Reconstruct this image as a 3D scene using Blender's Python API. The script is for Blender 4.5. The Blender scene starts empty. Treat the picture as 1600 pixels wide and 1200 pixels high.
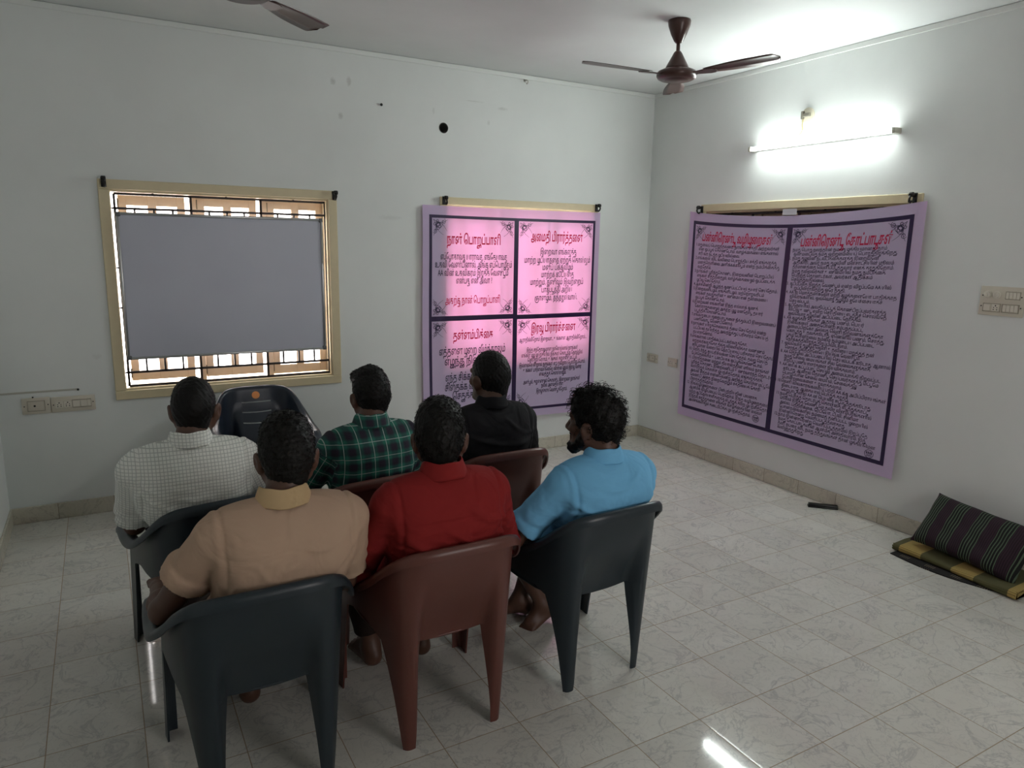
import bpy, math, random
import numpy as np
from mathutils import Vector, Matrix

random.seed(7)
rng = np.random.default_rng(7)
S = bpy.context.scene
COL = S.collection
PI = math.pi

# ------------------------------------------------------------------ camera
F_PX, YAW, PITCH, ROLL = 1125.35, 0.519013, 0.191040, 0.018108
CAM = Vector((-4.25096, -5.06829, 1.72107))
fw = Vector((math.sin(YAW)*math.cos(PITCH), math.cos(YAW)*math.cos(PITCH), -math.sin(PITCH)))
r0 = Vector((math.cos(YAW), -math.sin(YAW), 0)); u0 = r0.cross(fw)
rt = math.cos(ROLL)*r0 + math.sin(ROLL)*u0
up = -math.sin(ROLL)*r0 + math.cos(ROLL)*u0
cd = bpy.data.cameras.new('camera'); cam = bpy.data.objects.new('camera', cd); COL.objects.link(cam)
cd.sensor_width = 36; cd.sensor_fit = 'HORIZONTAL'; cd.lens = F_PX/1600*36; cd.clip_start = .05
M = Matrix((rt, up, -fw)).transposed().to_4x4(); M.translation = CAM
cam.matrix_world = M
S.camera = cam

# ------------------------------------------------------------------ world, daylight, exposure
W = bpy.data.worlds.new('world'); S.world = W; W.use_nodes = True
bg = W.node_tree.nodes['Background']
bg.inputs[0].default_value = (1.0, .95, .935, 1); bg.inputs[1].default_value = 5.6
S.view_settings.view_transform = 'Standard'; S.view_settings.look = 'None'
S.view_settings.gamma = 1; S.view_settings.use_curve_mapping = False
S.view_settings.exposure = 0.84
TUBE_POWER = 140.0

def portal(name, loc, rot, sx, sz):
    l = bpy.data.lights.new(name, 'AREA'); l.shape = 'RECTANGLE'; l.size = sx; l.size_y = sz
    l.cycles.is_portal = True
    o = bpy.data.objects.new(name, l); COL.objects.link(o); o.location = loc; o.rotation_euler = rot
portal('daylight_portal', (-3.5, .24, 1.39), (-PI/2, 0, 0), 1.32, 1.24)
portal('daylight_portal', (-1.28, .24, 1.39), (-PI/2, 0, 0), 1.32, 1.24)
FILL_OPENING = (-2.7, -1.5, 1.0, 2.1)  # unseen opening added behind the camera to brighten backs and near floor
portal('daylight_portal', (-2.1, -6.54, 1.55), (PI/2, 0, 0), 1.2, 1.1)

# ------------------------------------------------------------------ material helpers
def srgb(r, g, b):
    f = lambda c: (c/255/12.92) if c/255 <= .04045 else ((c/255+.055)/1.055)**2.4
    return (f(r), f(g), f(b), 1)
class N:
    def __init__(s, name):
        s.m = bpy.data.materials.new(name); s.m.use_nodes = True
        s.t = s.m.node_tree; s.b = s.t.nodes['Principled BSDF']; s.out = s.t.nodes['Material Output']
    def n(s, typ, **k):
        o = s.t.nodes.new(typ)
        for a, b in k.items(): setattr(o, a, b)
        return o
    def l(s, a, b): s.t.links.new(a, b)
    def set(s, **k):
        for a, b in k.items(): s.b.inputs[a.replace('_', ' ')].default_value = b
        return s
    def math(s, op, a, b=None, c=None):
        o = s.n('ShaderNodeMath', operation=op)
        for i, v in enumerate((a, b, c)):
            if v is None: continue
            if isinstance(v, (int, float)): o.inputs[i].default_value = v
            else: s.l(v, o.inputs[i])
        return o.outputs[0]
    def coord(s): return s.n('ShaderNodeTexCoord').outputs['Object']
    def sep(s, v):
        o = s.n('ShaderNodeSeparateXYZ'); s.l(v, o.inputs[0]); return o.outputs
    def attr(s, nm): return s.n('ShaderNodeAttribute', attribute_name=nm).outputs
    def noise(s, v, scale, detail=3, rough=.5, dist=0):
        o = s.n('ShaderNodeTexNoise'); o.inputs['Scale'].default_value = scale; o.inputs['Detail'].default_value = detail
        o.inputs['Roughness'].default_value = rough; o.inputs['Distortion'].default_value = dist
        if v is not None: s.l(v, o.inputs['Vector'])
        return o.outputs[0]
    def ramp(s, f, stops):
        o = s.n('ShaderNodeValToRGB'); e = o.color_ramp.elements
        while len(e) < len(stops): e.new(.5)
        for i, (p, c) in enumerate(stops): e[i].position = p; e[i].color = c
        s.l(f, o.inputs[0]); return o.outputs[0]
    def mix(s, f, a, b, bt='MIX'):
        o = s.n('ShaderNodeMix', data_type='RGBA', blend_type=bt)
        for i, v in ((0, f), (6, a), (7, b)):
            if isinstance(v, (int, float)): o.inputs[i].default_value = v
            elif isinstance(v, tuple): o.inputs[i].default_value = v
            else: s.l(v, o.inputs[i])
        return o.outputs[2]
    def bump(s, h, strength=.3, dist=.002):
        o = s.n('ShaderNodeBump'); o.inputs['Strength'].default_value = strength; o.inputs['Distance'].default_value = dist
        s.l(h, o.inputs['Height']); s.l(o.outputs[0], s.b.inputs['Normal'])
    def col(s, c): s.l(c, s.b.inputs['Base Color'])
def plain(name, c, rough=.5, metal=0, spec=.5, nscale=0, nbump=.2, var=0):
    m = N(name); m.set(Base_Color=c, Roughness=rough, Metallic=metal); m.b.inputs['Specular IOR Level'].default_value = spec
    if nscale:
        no = m.noise(m.coord(), nscale); m.bump(no, nbump)
        if var: m.col(m.mix(no, tuple(x*(1-var) for x in c[:3])+(1,), tuple(min(1, x*(1+var)) for x in c[:3])+(1,)))
    return m.m

def wall_mat(name, c, spots=()):
    m = N(name); co = m.coord()
    n1 = m.noise(co, 1.3, 4, .6); n2 = m.noise(co, 9, 5, .7); n3 = m.noise(co, 60, 3)
    d = tuple(x*.93 for x in c[:3])+(1,)
    a = m.mix(m.ramp(n1, [(.35, (0, 0, 0, 1)), (.7, (1, 1, 1, 1))]), c, d)
    st = m.ramp(n2, [(.0, (0, 0, 0, 1)), (.69, (0, 0, 0, 1)), (.76, (1, 1, 1, 1))])
    a = m.mix(m.math('MULTIPLY', st, .22), a, srgb(150, 140, 120))
    if spots:
        x, y, z = m.sep(co)
        for (sx, sz, rx, rz, k) in spots:
            dx = m.math('DIVIDE', m.math('SUBTRACT', x, sx), rx); dz = m.math('DIVIDE', m.math('SUBTRACT', z, sz), rz)
            d2 = m.math('ADD', m.math('MULTIPLY', dx, dx), m.math('MULTIPLY', dz, dz)); d2 = m.math('ADD', d2, m.math('MULTIPLY', m.math('SUBTRACT', n3, .5), 1.6))
            a = m.mix(m.math('MULTIPLY', m.math('SUBTRACT', 1, m.math('MINIMUM', m.math('MAXIMUM', d2, 0), 1)), k*.6), a, srgb(120, 118, 106))
    m.col(a); m.set(Roughness=.62); m.b.inputs['Specular IOR Level'].default_value = .3
    m.bump(n3, .12, .003)
    return m.m
WALL = wall_mat('wall_paint', srgb(227, 230, 228))
WALLB = wall_mat('wall_paint_scuffed', srgb(227, 230, 228), [(-2.783, 2.777, .022, .028, .5), (-2.673, 2.79, .018, .035, .55), (-2.737, 2.561, .02, .026, .5), (-1.72, 2.762, .09, .006, .3), (-1.483, 2.734, .05, .014, .35), (-2.39, 1.897, .10, .02, .18), (-2.05, 2.66, .012, .03, .25), (-1.60, 2.62, .014, .02, .3), (-4.3, 1.0, .03, .02, .2)])
CEIL = wall_mat('ceiling_paint', srgb(226, 229, 228))

def floor_mat(base, dark, vein, grout, tile, ox, oy, rough):
    m = N('marble_tile'); co = m.coord(); x, y, z = m.sep(co)
    tx = m.math('DIVIDE', m.math('SUBTRACT', x, ox), tile); ty = m.math('DIVIDE', m.math('SUBTRACT', y, oy), tile*1.01)
    fx = m.math('FRACT', tx); fy = m.math('FRACT', ty)
    ex = m.math('MINIMUM', fx, m.math('SUBTRACT', 1, fx)); ey = m.math('MINIMUM', fy, m.math('SUBTRACT', 1, fy))
    e = m.math('MINIMUM', ex, ey)
    g = m.math('LESS_THAN', e, .0055)
    cid = m.n('ShaderNodeCombineXYZ'); m.l(m.math('FLOOR', tx), cid.inputs[0]); m.l(m.math('FLOOR', ty), cid.inputs[1])
    wn = m.n('ShaderNodeTexWhiteNoise', noise_dimensions='3D'); m.l(cid.outputs[0], wn.inputs[0])
    sc = m.n('ShaderNodeVectorMath', operation='SCALE'); m.l(wn.outputs['Color'], sc.inputs[0]); sc.inputs['Scale'].default_value = 7
    ad = m.n('ShaderNodeVectorMath', operation='ADD'); m.l(co, ad.inputs[0]); m.l(sc.outputs[0], ad.inputs[1])
    v = ad.outputs[0]
    n1 = m.noise(v, 5.5, 5, .6, .9); n2 = m.noise(v, 13, 5, .6, 1.6); n3 = m.noise(v, 3.0, 3)
    v1 = m.math('ABSOLUTE', m.math('SUBTRACT', n1, .5)); v2 = m.math('ABSOLUTE', m.math('SUBTRACT', n2, .5))
    r1 = m.ramp(v1, [(0, (1, 1, 1, 1)), (.022, (0, 0, 0, 1))]); r2 = m.ramp(v2, [(0, (1, 1, 1, 1)), (.03, (0, 0, 0, 1))])
    c = m.mix(m.ramp(n3, [(.3, (0, 0, 0, 1)), (.75, (1, 1, 1, 1))]), base, dark)
    c = m.mix(m.math('MULTIPLY', r1, .42), c, vein); c = m.mix(m.math('MULTIPLY', r2, .22), c, vein)
    tv = m.math('ADD', m.math('MULTIPLY', wn.outputs['Value'], .10), .95)
    cc = m.n('ShaderNodeVectorMath', operation='SCALE'); m.l(c, cc.inputs[0]); m.l(tv, cc.inputs['Scale'])
    c = m.mix(g, cc.outputs[0], grout)
    m.col(c)
    m.l(m.math('ADD', m.math('MULTIPLY', g, .5), rough), m.b.inputs['Roughness'])
    m.b.inputs['Specular IOR Level'].default_value = .5
    h = m.math('ADD', m.math('MULTIPLY', m.math('MINIMUM', m.math('MULTIPLY', e, 30), 1), .5), m.math('MULTIPLY', m.noise(co, 40, 2), .06))
    m.bump(h, .16, .0015)
    return m.m
FLOOR = floor_mat(srgb(220, 219, 212), srgb(208, 206, 198), srgb(150, 152, 154), srgb(150, 132, 108), .2997, -1.838, -3.345, .06)
SKIRT = floor_mat(srgb(208, 203, 188), srgb(190, 184, 168), srgb(150, 144, 132), srgb(130, 118, 100), .305, -1.838, -3.345, .22)

# ------------------------------------------------------------------ mesh helpers
class MB:
    def __init__(s): s.v = []; s.f = []; s.mi = []
    def add(s, vs, fs, mi=0):
        b = len(s.v); s.v += [tuple(x) for x in vs]; s.f += [tuple(i+b for i in f) for f in fs]; s.mi += [mi]*len(fs); return s
    def box(s, x0, x1, y0, y1, z0, z1, bev=0, mi=0):
        if bev <= 0:
            v = [(x, y, z) for z in (z0, z1) for y in (y0, y1) for x in (x0, x1)]
            return s.add(v, [(0, 2, 3, 1), (4, 5, 7, 6), (0, 1, 5, 4), (2, 6, 7, 3), (0, 4, 6, 2), (1, 3, 7, 5)], mi)
        rings = []
        b = min(bev, (x1-x0)/2.01, (y1-y0)/2.01, (z1-z0)/2.01)
        for z, i in ((z0, b), (z0+b*.3, b*.3), (z0+b, 0), (z1-b, 0), (z1-b*.3, b*.3), (z1, b)):
            r = []
            for cx, cy, a0 in ((x1-b, y1-b, 0), (x0+b, y1-b, PI/2), (x0+b, y0+b, PI), (x1-b, y0+b, 1.5*PI)):
                for k in range(3):
                    a = a0+k*PI/4; rr = b-i
                    r.append((cx+rr*math.cos(a), cy+rr*math.sin(a), z))
            rings.append(r)
        return s.loft(rings, True, True, mi)
    def loft(s, rings, closed=True, caps=True, mi=0):
        n = len(rings[0]); vs = [p for r in rings for p in r]; fs = []
        for i in range(len(rings)-1):
            for j in range(n if closed else n-1):
                k = (j+1) % n
                fs.append((i*n+j, i*n+k, (i+1)*n+k, (i+1)*n+j))
        if caps and closed: fs += [tuple(range(n-1, -1, -1)), tuple((len(rings)-1)*n+j for j in range(n))]
        return s.add(vs, fs, mi)
    def lathe(s, prof, c=(0, 0, 0), axis='z', n=32, mi=0):
        rings = []
        for r, h in prof:
            rr = max(r, 1e-5); ring = []
            for j in range(n):
                a = 2*PI*j/n; p = (rr*math.cos(a), rr*math.sin(a), h)
                if axis == 'y': p = (p[0], -p[2], p[1])
                if axis == 'x': p = (p[2], p[0], p[1])
                ring.append((p[0]+c[0], p[1]+c[1], p[2]+c[2]))
            rings.append(ring)
        return s.loft(rings, True, True, mi)
    def tube(s, pts, r, n=8, mi=0):
        pts = [Vector(p) for p in pts]; rings = []
        rr = r if isinstance(r, (list, tuple)) else [r]*len(pts)
        nrm = None
        for i, p in enumerate(pts):
            t = (pts[min(i+1, len(pts)-1)]-pts[max(i-1, 0)]).normalized()
            if nrm is None: nrm = t.orthogonal().normalized()
            nrm = (nrm-t*nrm.dot(t)).normalized(); b = t.cross(nrm)
            rings.append([tuple(p+rr[i]*(math.cos(2*PI*j/n)*nrm+math.sin(2*PI*j/n)*b)) for j in range(n)])
        return s.loft(rings, True, True, mi)
    def build(s, name, mat, parent=None, smooth=False, loc=None):
        me = bpy.data.meshes.new(name); me.from_pydata(s.v, [], s.f)
        mats = mat if isinstance(mat, (list, tuple)) else [mat]
        for m in mats: me.materials.append(m)
        if len(mats) > 1: me.polygons.foreach_set('material_index', s.mi)
        if smooth: me.polygons.foreach_set('use_smooth', [True]*len(s.f))
        me.update()
        return link(name, me, parent, loc)
def link(name, me, parent=None, loc=None):
    o = bpy.data.objects.new(name, me); COL.objects.link(o)
    if parent: o.parent = parent
    if loc: o.location = loc
    return o
def empty(name, loc=(0, 0, 0), rz=0):
    o = bpy.data.objects.new(name, None); COL.objects.link(o); o.location = loc; o.rotation_euler = (0, 0, rz); o.empty_display_size = .1
    return o
def tag(o, label, cat, group=None):
    o['label'] = label; o['category'] = cat
    if group: o['group'] = group
    return o
def struct(o, label=None):
    o['kind'] = 'structure'
    if label: o['label'] = label
    return o
def autosmooth(o, ang=35):
    me = o.data
    me.polygons.foreach_set('use_smooth', [True]*len(me.polygons))
    me.set_sharp_from_angle(angle=math.radians(ang))
    return o
def dup(root, loc, rz):
    c = root.copy(); COL.objects.link(c); c.location = loc; c.rotation_euler = (0, 0, rz)
    for ch in list(root.children):
        k = ch.copy(); COL.objects.link(k); k.parent = c
        for g in list(ch.children):
            q = g.copy(); COL.objects.link(q); q.parent = k
    return c

# ------------------------------------------------------------------ common materials
CREAM = plain('cream_window_paint', srgb(212, 198, 164), .45, 0, .4, 25, .15, .06)
CREAM_DAYLIT = plain('cream_paint_daylit_tint', srgb(232, 206, 174), .45, 0, .4, 25, .15, .05)  # cream shutter paint with the warm outdoor glow mixed into its colour
BLACKM = plain('black_metal', srgb(26, 24, 24), .45, .3)
GRILLE = plain('dark_brown_grille_paint', srgb(38, 28, 26), .5)
WHITEP = plain('switch_plastic', srgb(206, 199, 184), .35, 0, .5, 40, .05, .03)
SWITCHK = plain('switch_key_plastic', srgb(216, 210, 197), .3)
DARK = plain('dark_hole', srgb(12, 12, 12), .8)
def glass():
    m = N('window_glass'); t = m.n('ShaderNodeBsdfTransparent'); g = m.n('ShaderNodeBsdfGlossy'); g.inputs['Roughness'].default_value = .05
    x = m.n('ShaderNodeMixShader'); x.inputs[0].default_value = .06
    m.l(t.outputs[0], x.inputs[1]); m.l(g.outputs[0], x.inputs[2]); m.l(x.outputs[0], m.out.inputs[0]); return m.m
GLASS = glass()

# ------------------------------------------------------------------ room shell
XL, YF, H, TH = -4.83, -6.3, 3.0, .22
b = MB(); b.box(XL-TH, TH, YF-TH, TH, -.1, 0); fl = struct(b.build('floor', FLOOR))
b = MB(); b.box(XL-TH, TH, YF-TH, TH, H, H+.12); struct(b.build('ceiling', CEIL))
W1 = (-4.158, -2.842, .775, 2.005); W2 = (-1.945, -.62, .775, 2.005)
HOLE = (-1.972, 2.551, .034)
hs = .05
def wall_pieces(u0, u1, z0, z1, holes):
    us = sorted({u0, u1, *[h[0] for h in holes], *[h[1] for h in holes]}); zs = sorted({z0, z1, *[h[2] for h in holes], *[h[3] for h in holes]})
    out = []
    for i in range(len(us)-1):
        for j in range(len(zs)-1):
            cu, cz = (us[i]+us[i+1])/2, (zs[j]+zs[j+1])/2
            if any(h[0] < cu < h[1] and h[2] < cz < h[3] for h in holes): continue
            out.append((us[i], us[i+1], zs[j], zs[j+1]))
    return out
def wall_mesh(bm, pieces, front, back, axis):
    """front and back faces of each piece, reveals where a neighbour is missing"""
    ps = set(pieces)
    us = sorted({p[0] for p in pieces} | {p[1] for p in pieces}); zs = sorted({p[2] for p in pieces} | {p[3] for p in pieces})
    P = (lambda u, d, z: (u, d, z)) if axis == 'y' else (lambda u, d, z: (d, u, z))
    for (a, c, e, g) in pieces:
        bm.add([P(a, front, e), P(c, front, e), P(c, front, g), P(a, front, g)], [(0, 1, 2, 3)])
        bm.add([P(a, back, e), P(c, back, e), P(c, back, g), P(a, back, g)], [(3, 2, 1, 0)])
        i, j = us.index(a), zs.index(e)
        def has(ii, jj): return 0 <= ii < len(us)-1 and 0 <= jj < len(zs)-1 and (us[ii], us[ii+1], zs[jj], zs[jj+1]) in ps
        if not has(i-1, j): bm.add([P(a, front, e), P(a, back, e), P(a, back, g), P(a, front, g)], [(3, 2, 1, 0)])
        if not has(i+1, j): bm.add([P(c, front, e), P(c, back, e), P(c, back, g), P(c, front, g)], [(0, 1, 2, 3)])
        if not has(i, j-1): bm.add([P(a, front, e), P(c, front, e), P(c, back, e), P(a, back, e)], [(3, 2, 1, 0)])
        if not has(i, j+1): bm.add([P(a, front, g), P(c, front, g), P(c, back, g), P(a, back, g)], [(0, 1, 2, 3)])
b = MB()
hx, hz, hr = HOLE
wall_mesh(b, wall_pieces(XL, 0, 0, H, [W1, W2, (hx-hs, hx+hs, hz-hs, hz+hs)]), 0, TH, 'y')
n = 32; ring = []; sq = []
for i in range(n):
    a = 2*PI*i/n; c, s_ = math.cos(a), math.sin(a); k = hs/max(abs(c), abs(s_))
    sq.append((hx+k*c, 0, hz+k*s_)); ring.append((hx+hr*c, 0, hz+hr*s_))
b.loft([sq, ring, [(x, .16, z) for x, y, z in ring]], True, False)
b.add([(x, .16, z) for x, y, z in ring], [tuple(range(n))], 1)
struct(b.build('wall_back', [WALLB, DARK]))
W3 = (-2.405, -.71, .775, 2.005)
b = MB(); wall_mesh(b, wall_pieces(YF, 0, 0, H, [W3]), 0, TH, 'x'); struct(b.build('wall_right', WALL))
b = MB(); b.box(XL-TH, XL, YF, TH, 0, H); struct(b.build('wall_left', WALL))
b = MB(); wall_mesh(b, wall_pieces(XL, 0, 0, H, [FILL_OPENING]), YF, YF-TH, 'y'); struct(b.build('wall_front', WALL))
b = MB()
for q in ((FILL_OPENING[0], FILL_OPENING[0]+.04, FILL_OPENING[2], FILL_OPENING[3]), (FILL_OPENING[1]-.04, FILL_OPENING[1], FILL_OPENING[2], FILL_OPENING[3]), (FILL_OPENING[0]+.04, FILL_OPENING[1]-.04, FILL_OPENING[3]-.04, FILL_OPENING[3]), (FILL_OPENING[0]+.04, FILL_OPENING[1]-.04, FILL_OPENING[2], FILL_OPENING[2]+.04)): b.box(q[0], q[1], YF-.12, YF+.01, q[2], q[3], .004)
for q in (FILL_OPENING[0]+.40, FILL_OPENING[0]+.80): b.box(q-.02, q+.02, YF-.09, YF-.05, FILL_OPENING[2]+.04, FILL_OPENING[3]-.04)
fill_win = struct(b.build('added_fill_window', CREAM))  # added window, out of view, lets in fill daylight
b = MB(); b.box(FILL_OPENING[0]+.04, FILL_OPENING[1]-.04, YF-.072, YF-.068, FILL_OPENING[2]+.04, FILL_OPENING[3]-.04); b.build('glass_pane', GLASS, fill_win)
# pipe lining inside the round wall hole
b = MB(); b.lathe([(hr-.001, -.155), (hr-.001, -.004), (hr+.003, .0015), (hr+.001, .002), (hr-.004, -.004), (hr-.005, -.155)], (hx, 0, hz), 'y'); o = b.build('pipe_sleeve', plain('grey_pipe', srgb(60, 60, 56), .6), None, True)
tag(o, 'dark round open pipe hole high in the back wall', 'pipe hole')
# skirting
def skirt(name, x0, x1, y0, y1):
    b = MB(); b.box(x0, x1, y0, y1, 0, .1, .003); struct(b.build(name, SKIRT))
skirt('baseboard_back', XL, 0, -.012, 0); skirt('baseboard_right', -.012, 0, YF, -.012); skirt('baseboard_left', XL, XL+.012, YF, -.012); skirt('baseboard_front', XL+.012, -.012, YF, YF+.012)
# cable casing under the ceiling
CASE = plain('white_casing', srgb(226, 229, 226), .5)
b = MB(); b.box(XL, 0, -.012, 0, H-.034, H-.002, .003); struct(b.build('trim_1', CASE))
b = MB(); b.box(-.012, 0, YF, -.013, H-.034, H-.002, .003); struct(b.build('trim_2', CASE))
b = MB(); b.box(-4.825, -4.415, -.002, 0, .799, .811, .0008); struct(b.build('trim_3', plain('old_casing_strip', srgb(186, 184, 174), .6)))

# ------------------------------------------------------------------ windows
def window(name, w, h, bays, loc, rz, closed=False):
    """local frame: x along the wall, y outwards, z up, origin at lower left corner of the opening"""
    t = .06
    b = MB()
    for (x0, x1, z0, z1) in ((-t, w+t, h, h+t*.95), (-t, w+t, -t*.95, 0), (-t, 0, 0, h), (w, w+t, 0, h)):
        b.box(x0, x1, -.014, .002, z0, z1, .004)
    for (x0, x1, z0, z1) in ((0, .003, 0, h), (w-.012, w, 0, h), (.003, w-.012, h-.012, h), (.003, w-.012, 0, .012)):
        b.box(x0, x1, .002, .218, z0, z1)
    fr = struct(b.build(name, CREAM, None, False, loc)); fr.rotation_euler = (0, 0, rz)
    # steel grille
    g = MB(); y0, y1 = .032, .042; q = .014
    gx0, gx1, gz0, gz1 = .022, w-.012, .02, h-.022
    def bar(x0, x1, z0, z1): g.box(x0, x1, y0, y1, z0, z1)
    bar(gx0-q/2, gx0+q/2, gz0, gz1); bar(gx1-q/2, gx1+q/2, gz0, gz1); bar(gx0, gx1, gz0-q/2, gz0+q/2); bar(gx0, gx1, gz1-q/2, gz1+q/2)
    za, zb = gz0+.087, gz1-.087
    for z in (za, zb): bar(gx0, gx1, z-q/2, z+q/2)
    bw = (gx1-gx0)/bays
    for k in range(1, bays): bar(gx0+k*bw-q/2, gx0+k*bw+q/2, gz0, gz1)
    nsh = int(round(bw/.1))
    for k in range(bays):
        for j in range(1, nsh): x = gx0+k*bw+j*bw/nsh; bar(x-.0055, x+.0055, za, zb)
    for k in range(bays):
        x = gx0+(k+.5)*bw; bar(x-.005, x+.005, gz1, h-.01); bar(x-.005, x+.005, .01, gz0)
    for z in (za, zb, h*.42, h*.62): bar(.004, gx0, z-.005, z+.005); bar(gx1, w-.004, z-.005, z+.005)
    g.build('grille', GRILLE, fr)
    # mullions and shutters
    bw = w/bays; ys0, ys1 = .105, .14
    for k in range(1, bays):
        m = MB(); m.box(k*bw+.012, k*bw+.048, .09, .16, .012, h-.012, .003); m.build('mullion', CREAM if closed else CREAM_DAYLIT, fr)
    for k in range(bays):
        x0 = k*bw+(.052 if k else .042); x1 = (k+1)*bw-(.018 if k < bays-1 else .014)
        if closed: x0 = k*bw+(.049 if k else .013); x1 = (k+1)*bw+(.011 if k < bays-1 else -.013)
        z0, z1 = (.014, h-.014) if closed else ((.04, .034, .022)[min(k, 2)], h-(.026, .016, .016)[min(k, 2)])
        m = MB(); st = .046; mid = .05; cw = (x1-x0-2*st-mid)/2
        zs = [z0, z0+.06, z0+.06+(z1-z0-.12)/3-.02, z0+.06+(z1-z0-.12)/3+.02, z1-.06-(z1-z0-.12)/3-.02, z1-.06-(z1-z0-.12)/3+.02, z1-.06, z1]
        for (a, c) in ((x0, x0+st), (x0+st+cw, x0+st+cw+mid), (x1-st, x1)): m.box(a, c, ys0, ys1, z0, z1, .002)
        for (a, c) in ((zs[0], zs[1]), (zs[2], zs[3]), (zs[4], zs[5]), (zs[6], zs[7])): m.box(x0+.001, x1-.001, ys0+.002, ys1-.002, a, c)
        sh = m.build('shutter', CREAM if closed else CREAM_DAYLIT, fr)
        if closed:
            p = MB(); p.box(x0+.01, x1-.01, .117, .127, z0+.01, z1-.01); p.build('shutter_panel', CREAM, sh)
        else:
            p = MB(); p.box(x0+.02, x1-.02, .121, .124, z0+.02, z1-.02); p.build('glass_pane', GLASS, sh)
        hg = MB()
        for z in (z0+.05, (z0+z1)/2, z1-.05): hg.tube([(x0-.001, ys0-.004, z-.03), (x0-.001, ys0-.004, z+.03)], .004, 8)
        hg.build('hinge', plain('hinge_metal', srgb(120, 105, 80), .4, .6), sh)
    return fr
window('window_1', W1[1]-W1[0], W1[3]-W1[2], 3, (W1[0], 0, W1[2]), 0)
window('window_2', W2[1]-W2[0], W2[3]-W2[2], 3, (W2[0], 0, W2[2]), 0)
window('window_3', W3[1]-W3[0], W3[3]-W3[2], 4, (0, W3[1], W3[2]), -PI/2, True)

def bracket(label, loc, rz, flip=1):
    """black curtain rod bracket: plate, arm, hook"""
    e = empty('curtain_bracket', loc, rz)
    b = MB(); b.box(-.014, .014, -.005, 0, -.03, .03, .002)
    for z in (-.02, .02): b.lathe([(.004, .005), (.004, .0065), (.001, .0075)], (0, 0, z), 'y', 10)
    b.build('plate', BLACKM, e)
    b = MB(); pts = [(0, -.004, .012), (0, -.03, .014), (0, -.05, .008), (0, -.055, -.008), (flip*.004, -.05, -.022), (flip*.004, -.036, -.028), (flip*.004, -.028, -.018)]
    b.tube(pts, .0065, 8); b.build('hook', BLACKM, e, True)
    b = MB(); b.lathe([(.013, -.012), (.0145, -.008), (.0145, .008), (.013, .012)], (0, -.04, .018), 'x', 14); b.build('rod_cup', BLACKM, e, True)
    tag(e, label, 'curtain bracket', 'curtain brackets at the window corners'); return e
YB = -.014
bracket('black curtain bracket at upper left corner of the whiteboard window', (-4.185, YB, 2.045), 0)
bracket('black curtain bracket at upper right corner of the whiteboard window', (-2.80, YB, 2.03), 0, -1)
bracket('black curtain bracket above left end of four-panel purple banner', (-1.975, YB, 2.035), 0)
bracket('black curtain bracket above right end of four-panel purple banner', (-.58, YB, 2.035), 0, -1)
bracket('black curtain bracket above left end of two-column purple banner', (YB, -.665, 2.02), -PI/2)
bracket('black curtain bracket above right end of two-column purple banner', (YB, -2.42, 2.035), -PI/2, -1)

# ------------------------------------------------------------------ whiteboard
def whiteboard():
    e = empty('whiteboard', (-3.515, -.028, .972))
    w, h = 1.245, .9
    m = N('whiteboard_surface'); no = m.noise(m.coord(), 3, 4)
    m.col(m.mix(no, srgb(180, 182, 196), srgb(192, 194, 206))); m.set(Roughness=.42)
    b = MB(); b.box(-w/2+.008, w/2-.008, -.004, .008, .008, h-.008); b.build('board_panel', m.m, e)
    AL = plain('aluminium_frame', srgb(170, 172, 172), .3, .85)
    b = MB(); fwd = .016
    for (x0, x1, z0, z1) in ((-w/2, w/2, 0, fwd), (-w/2, w/2, h-fwd, h), (-w/2, -w/2+fwd, fwd, h-fwd), (w/2-fwd, w/2, fwd, h-fwd)):
        b.box(x0, x1, -.011, .011, z0, z1, .004)
    autosmooth(b.build('frame', AL, e))
    GC = plain('grey_plastic', srgb(96, 98, 100), .4)
    for sx in (-1, 1):
        for z in (0, h):
            x = sx*w/2; s2 = -sx; sz = 1 if z == 0 else -1
            b = MB(); xa, xb = sorted((x+s2*-.002, x+s2*.026)); za, zb = sorted((z-sz*.002, z+sz*.026))
            b.box(xa, xb, -.013, .0125, za, zb, .006); autosmooth(b.build('corner_cap', GC, e))
    STR = plain('white_cord', srgb(214, 208, 196), .8)
    for dx, L in ((.02, .30), (.032, .34)):
        b = MB(); b.tube([(w/2-.01, -.012, h-.02), (w/2-.012+dx*.2, -.016, h-.06), (w/2-.02+dx*.6, -.014, h-.18), (w/2-.018+dx*.4, -.0145, h-L)], .0022, 6); b.build('hanging_cord', STR, e, True)
    tag(e, 'blank whiteboard with silver frame hung in front of the barred window', 'whiteboard')
whiteboard()

# ------------------------------------------------------------------ tamil lettering
def tam(s):
    out = []; pre = {'\u0bc6', '\u0bc7', '\u0bc8'}
    two = {'\u0bca': ('\u0bc6', '\u0bbe'), '\u0bcb': ('\u0bc7', '\u0bbe'), '\u0bcc': ('\u0bc6', '\u0bb3')}
    for ch in s:
        if ch in pre: out.insert(len(out)-1, ch)
        elif ch in two: out.insert(len(out)-1, two[ch][0]); out.append(two[ch][1])
        else: out.append(ch)
    return ''.join(out)
TEXTS = []   # (object, owner key, u, v, width or None, anchor)
def text(key, s, u, v, size, width=None, anchor='L', bold=0, shear=0, xs=1.0):
    c = bpy.data.curves.new('lettering', 'FONT'); c.body = tam(s); c.size = size; c.resolution_u = 2; c.offset = bold*size; c.shear = shear
    o = bpy.data.objects.new('lettering', c); COL.objects.link(o)
    TEXTS.append((o, key, u, v, width, anchor, xs))
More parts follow.
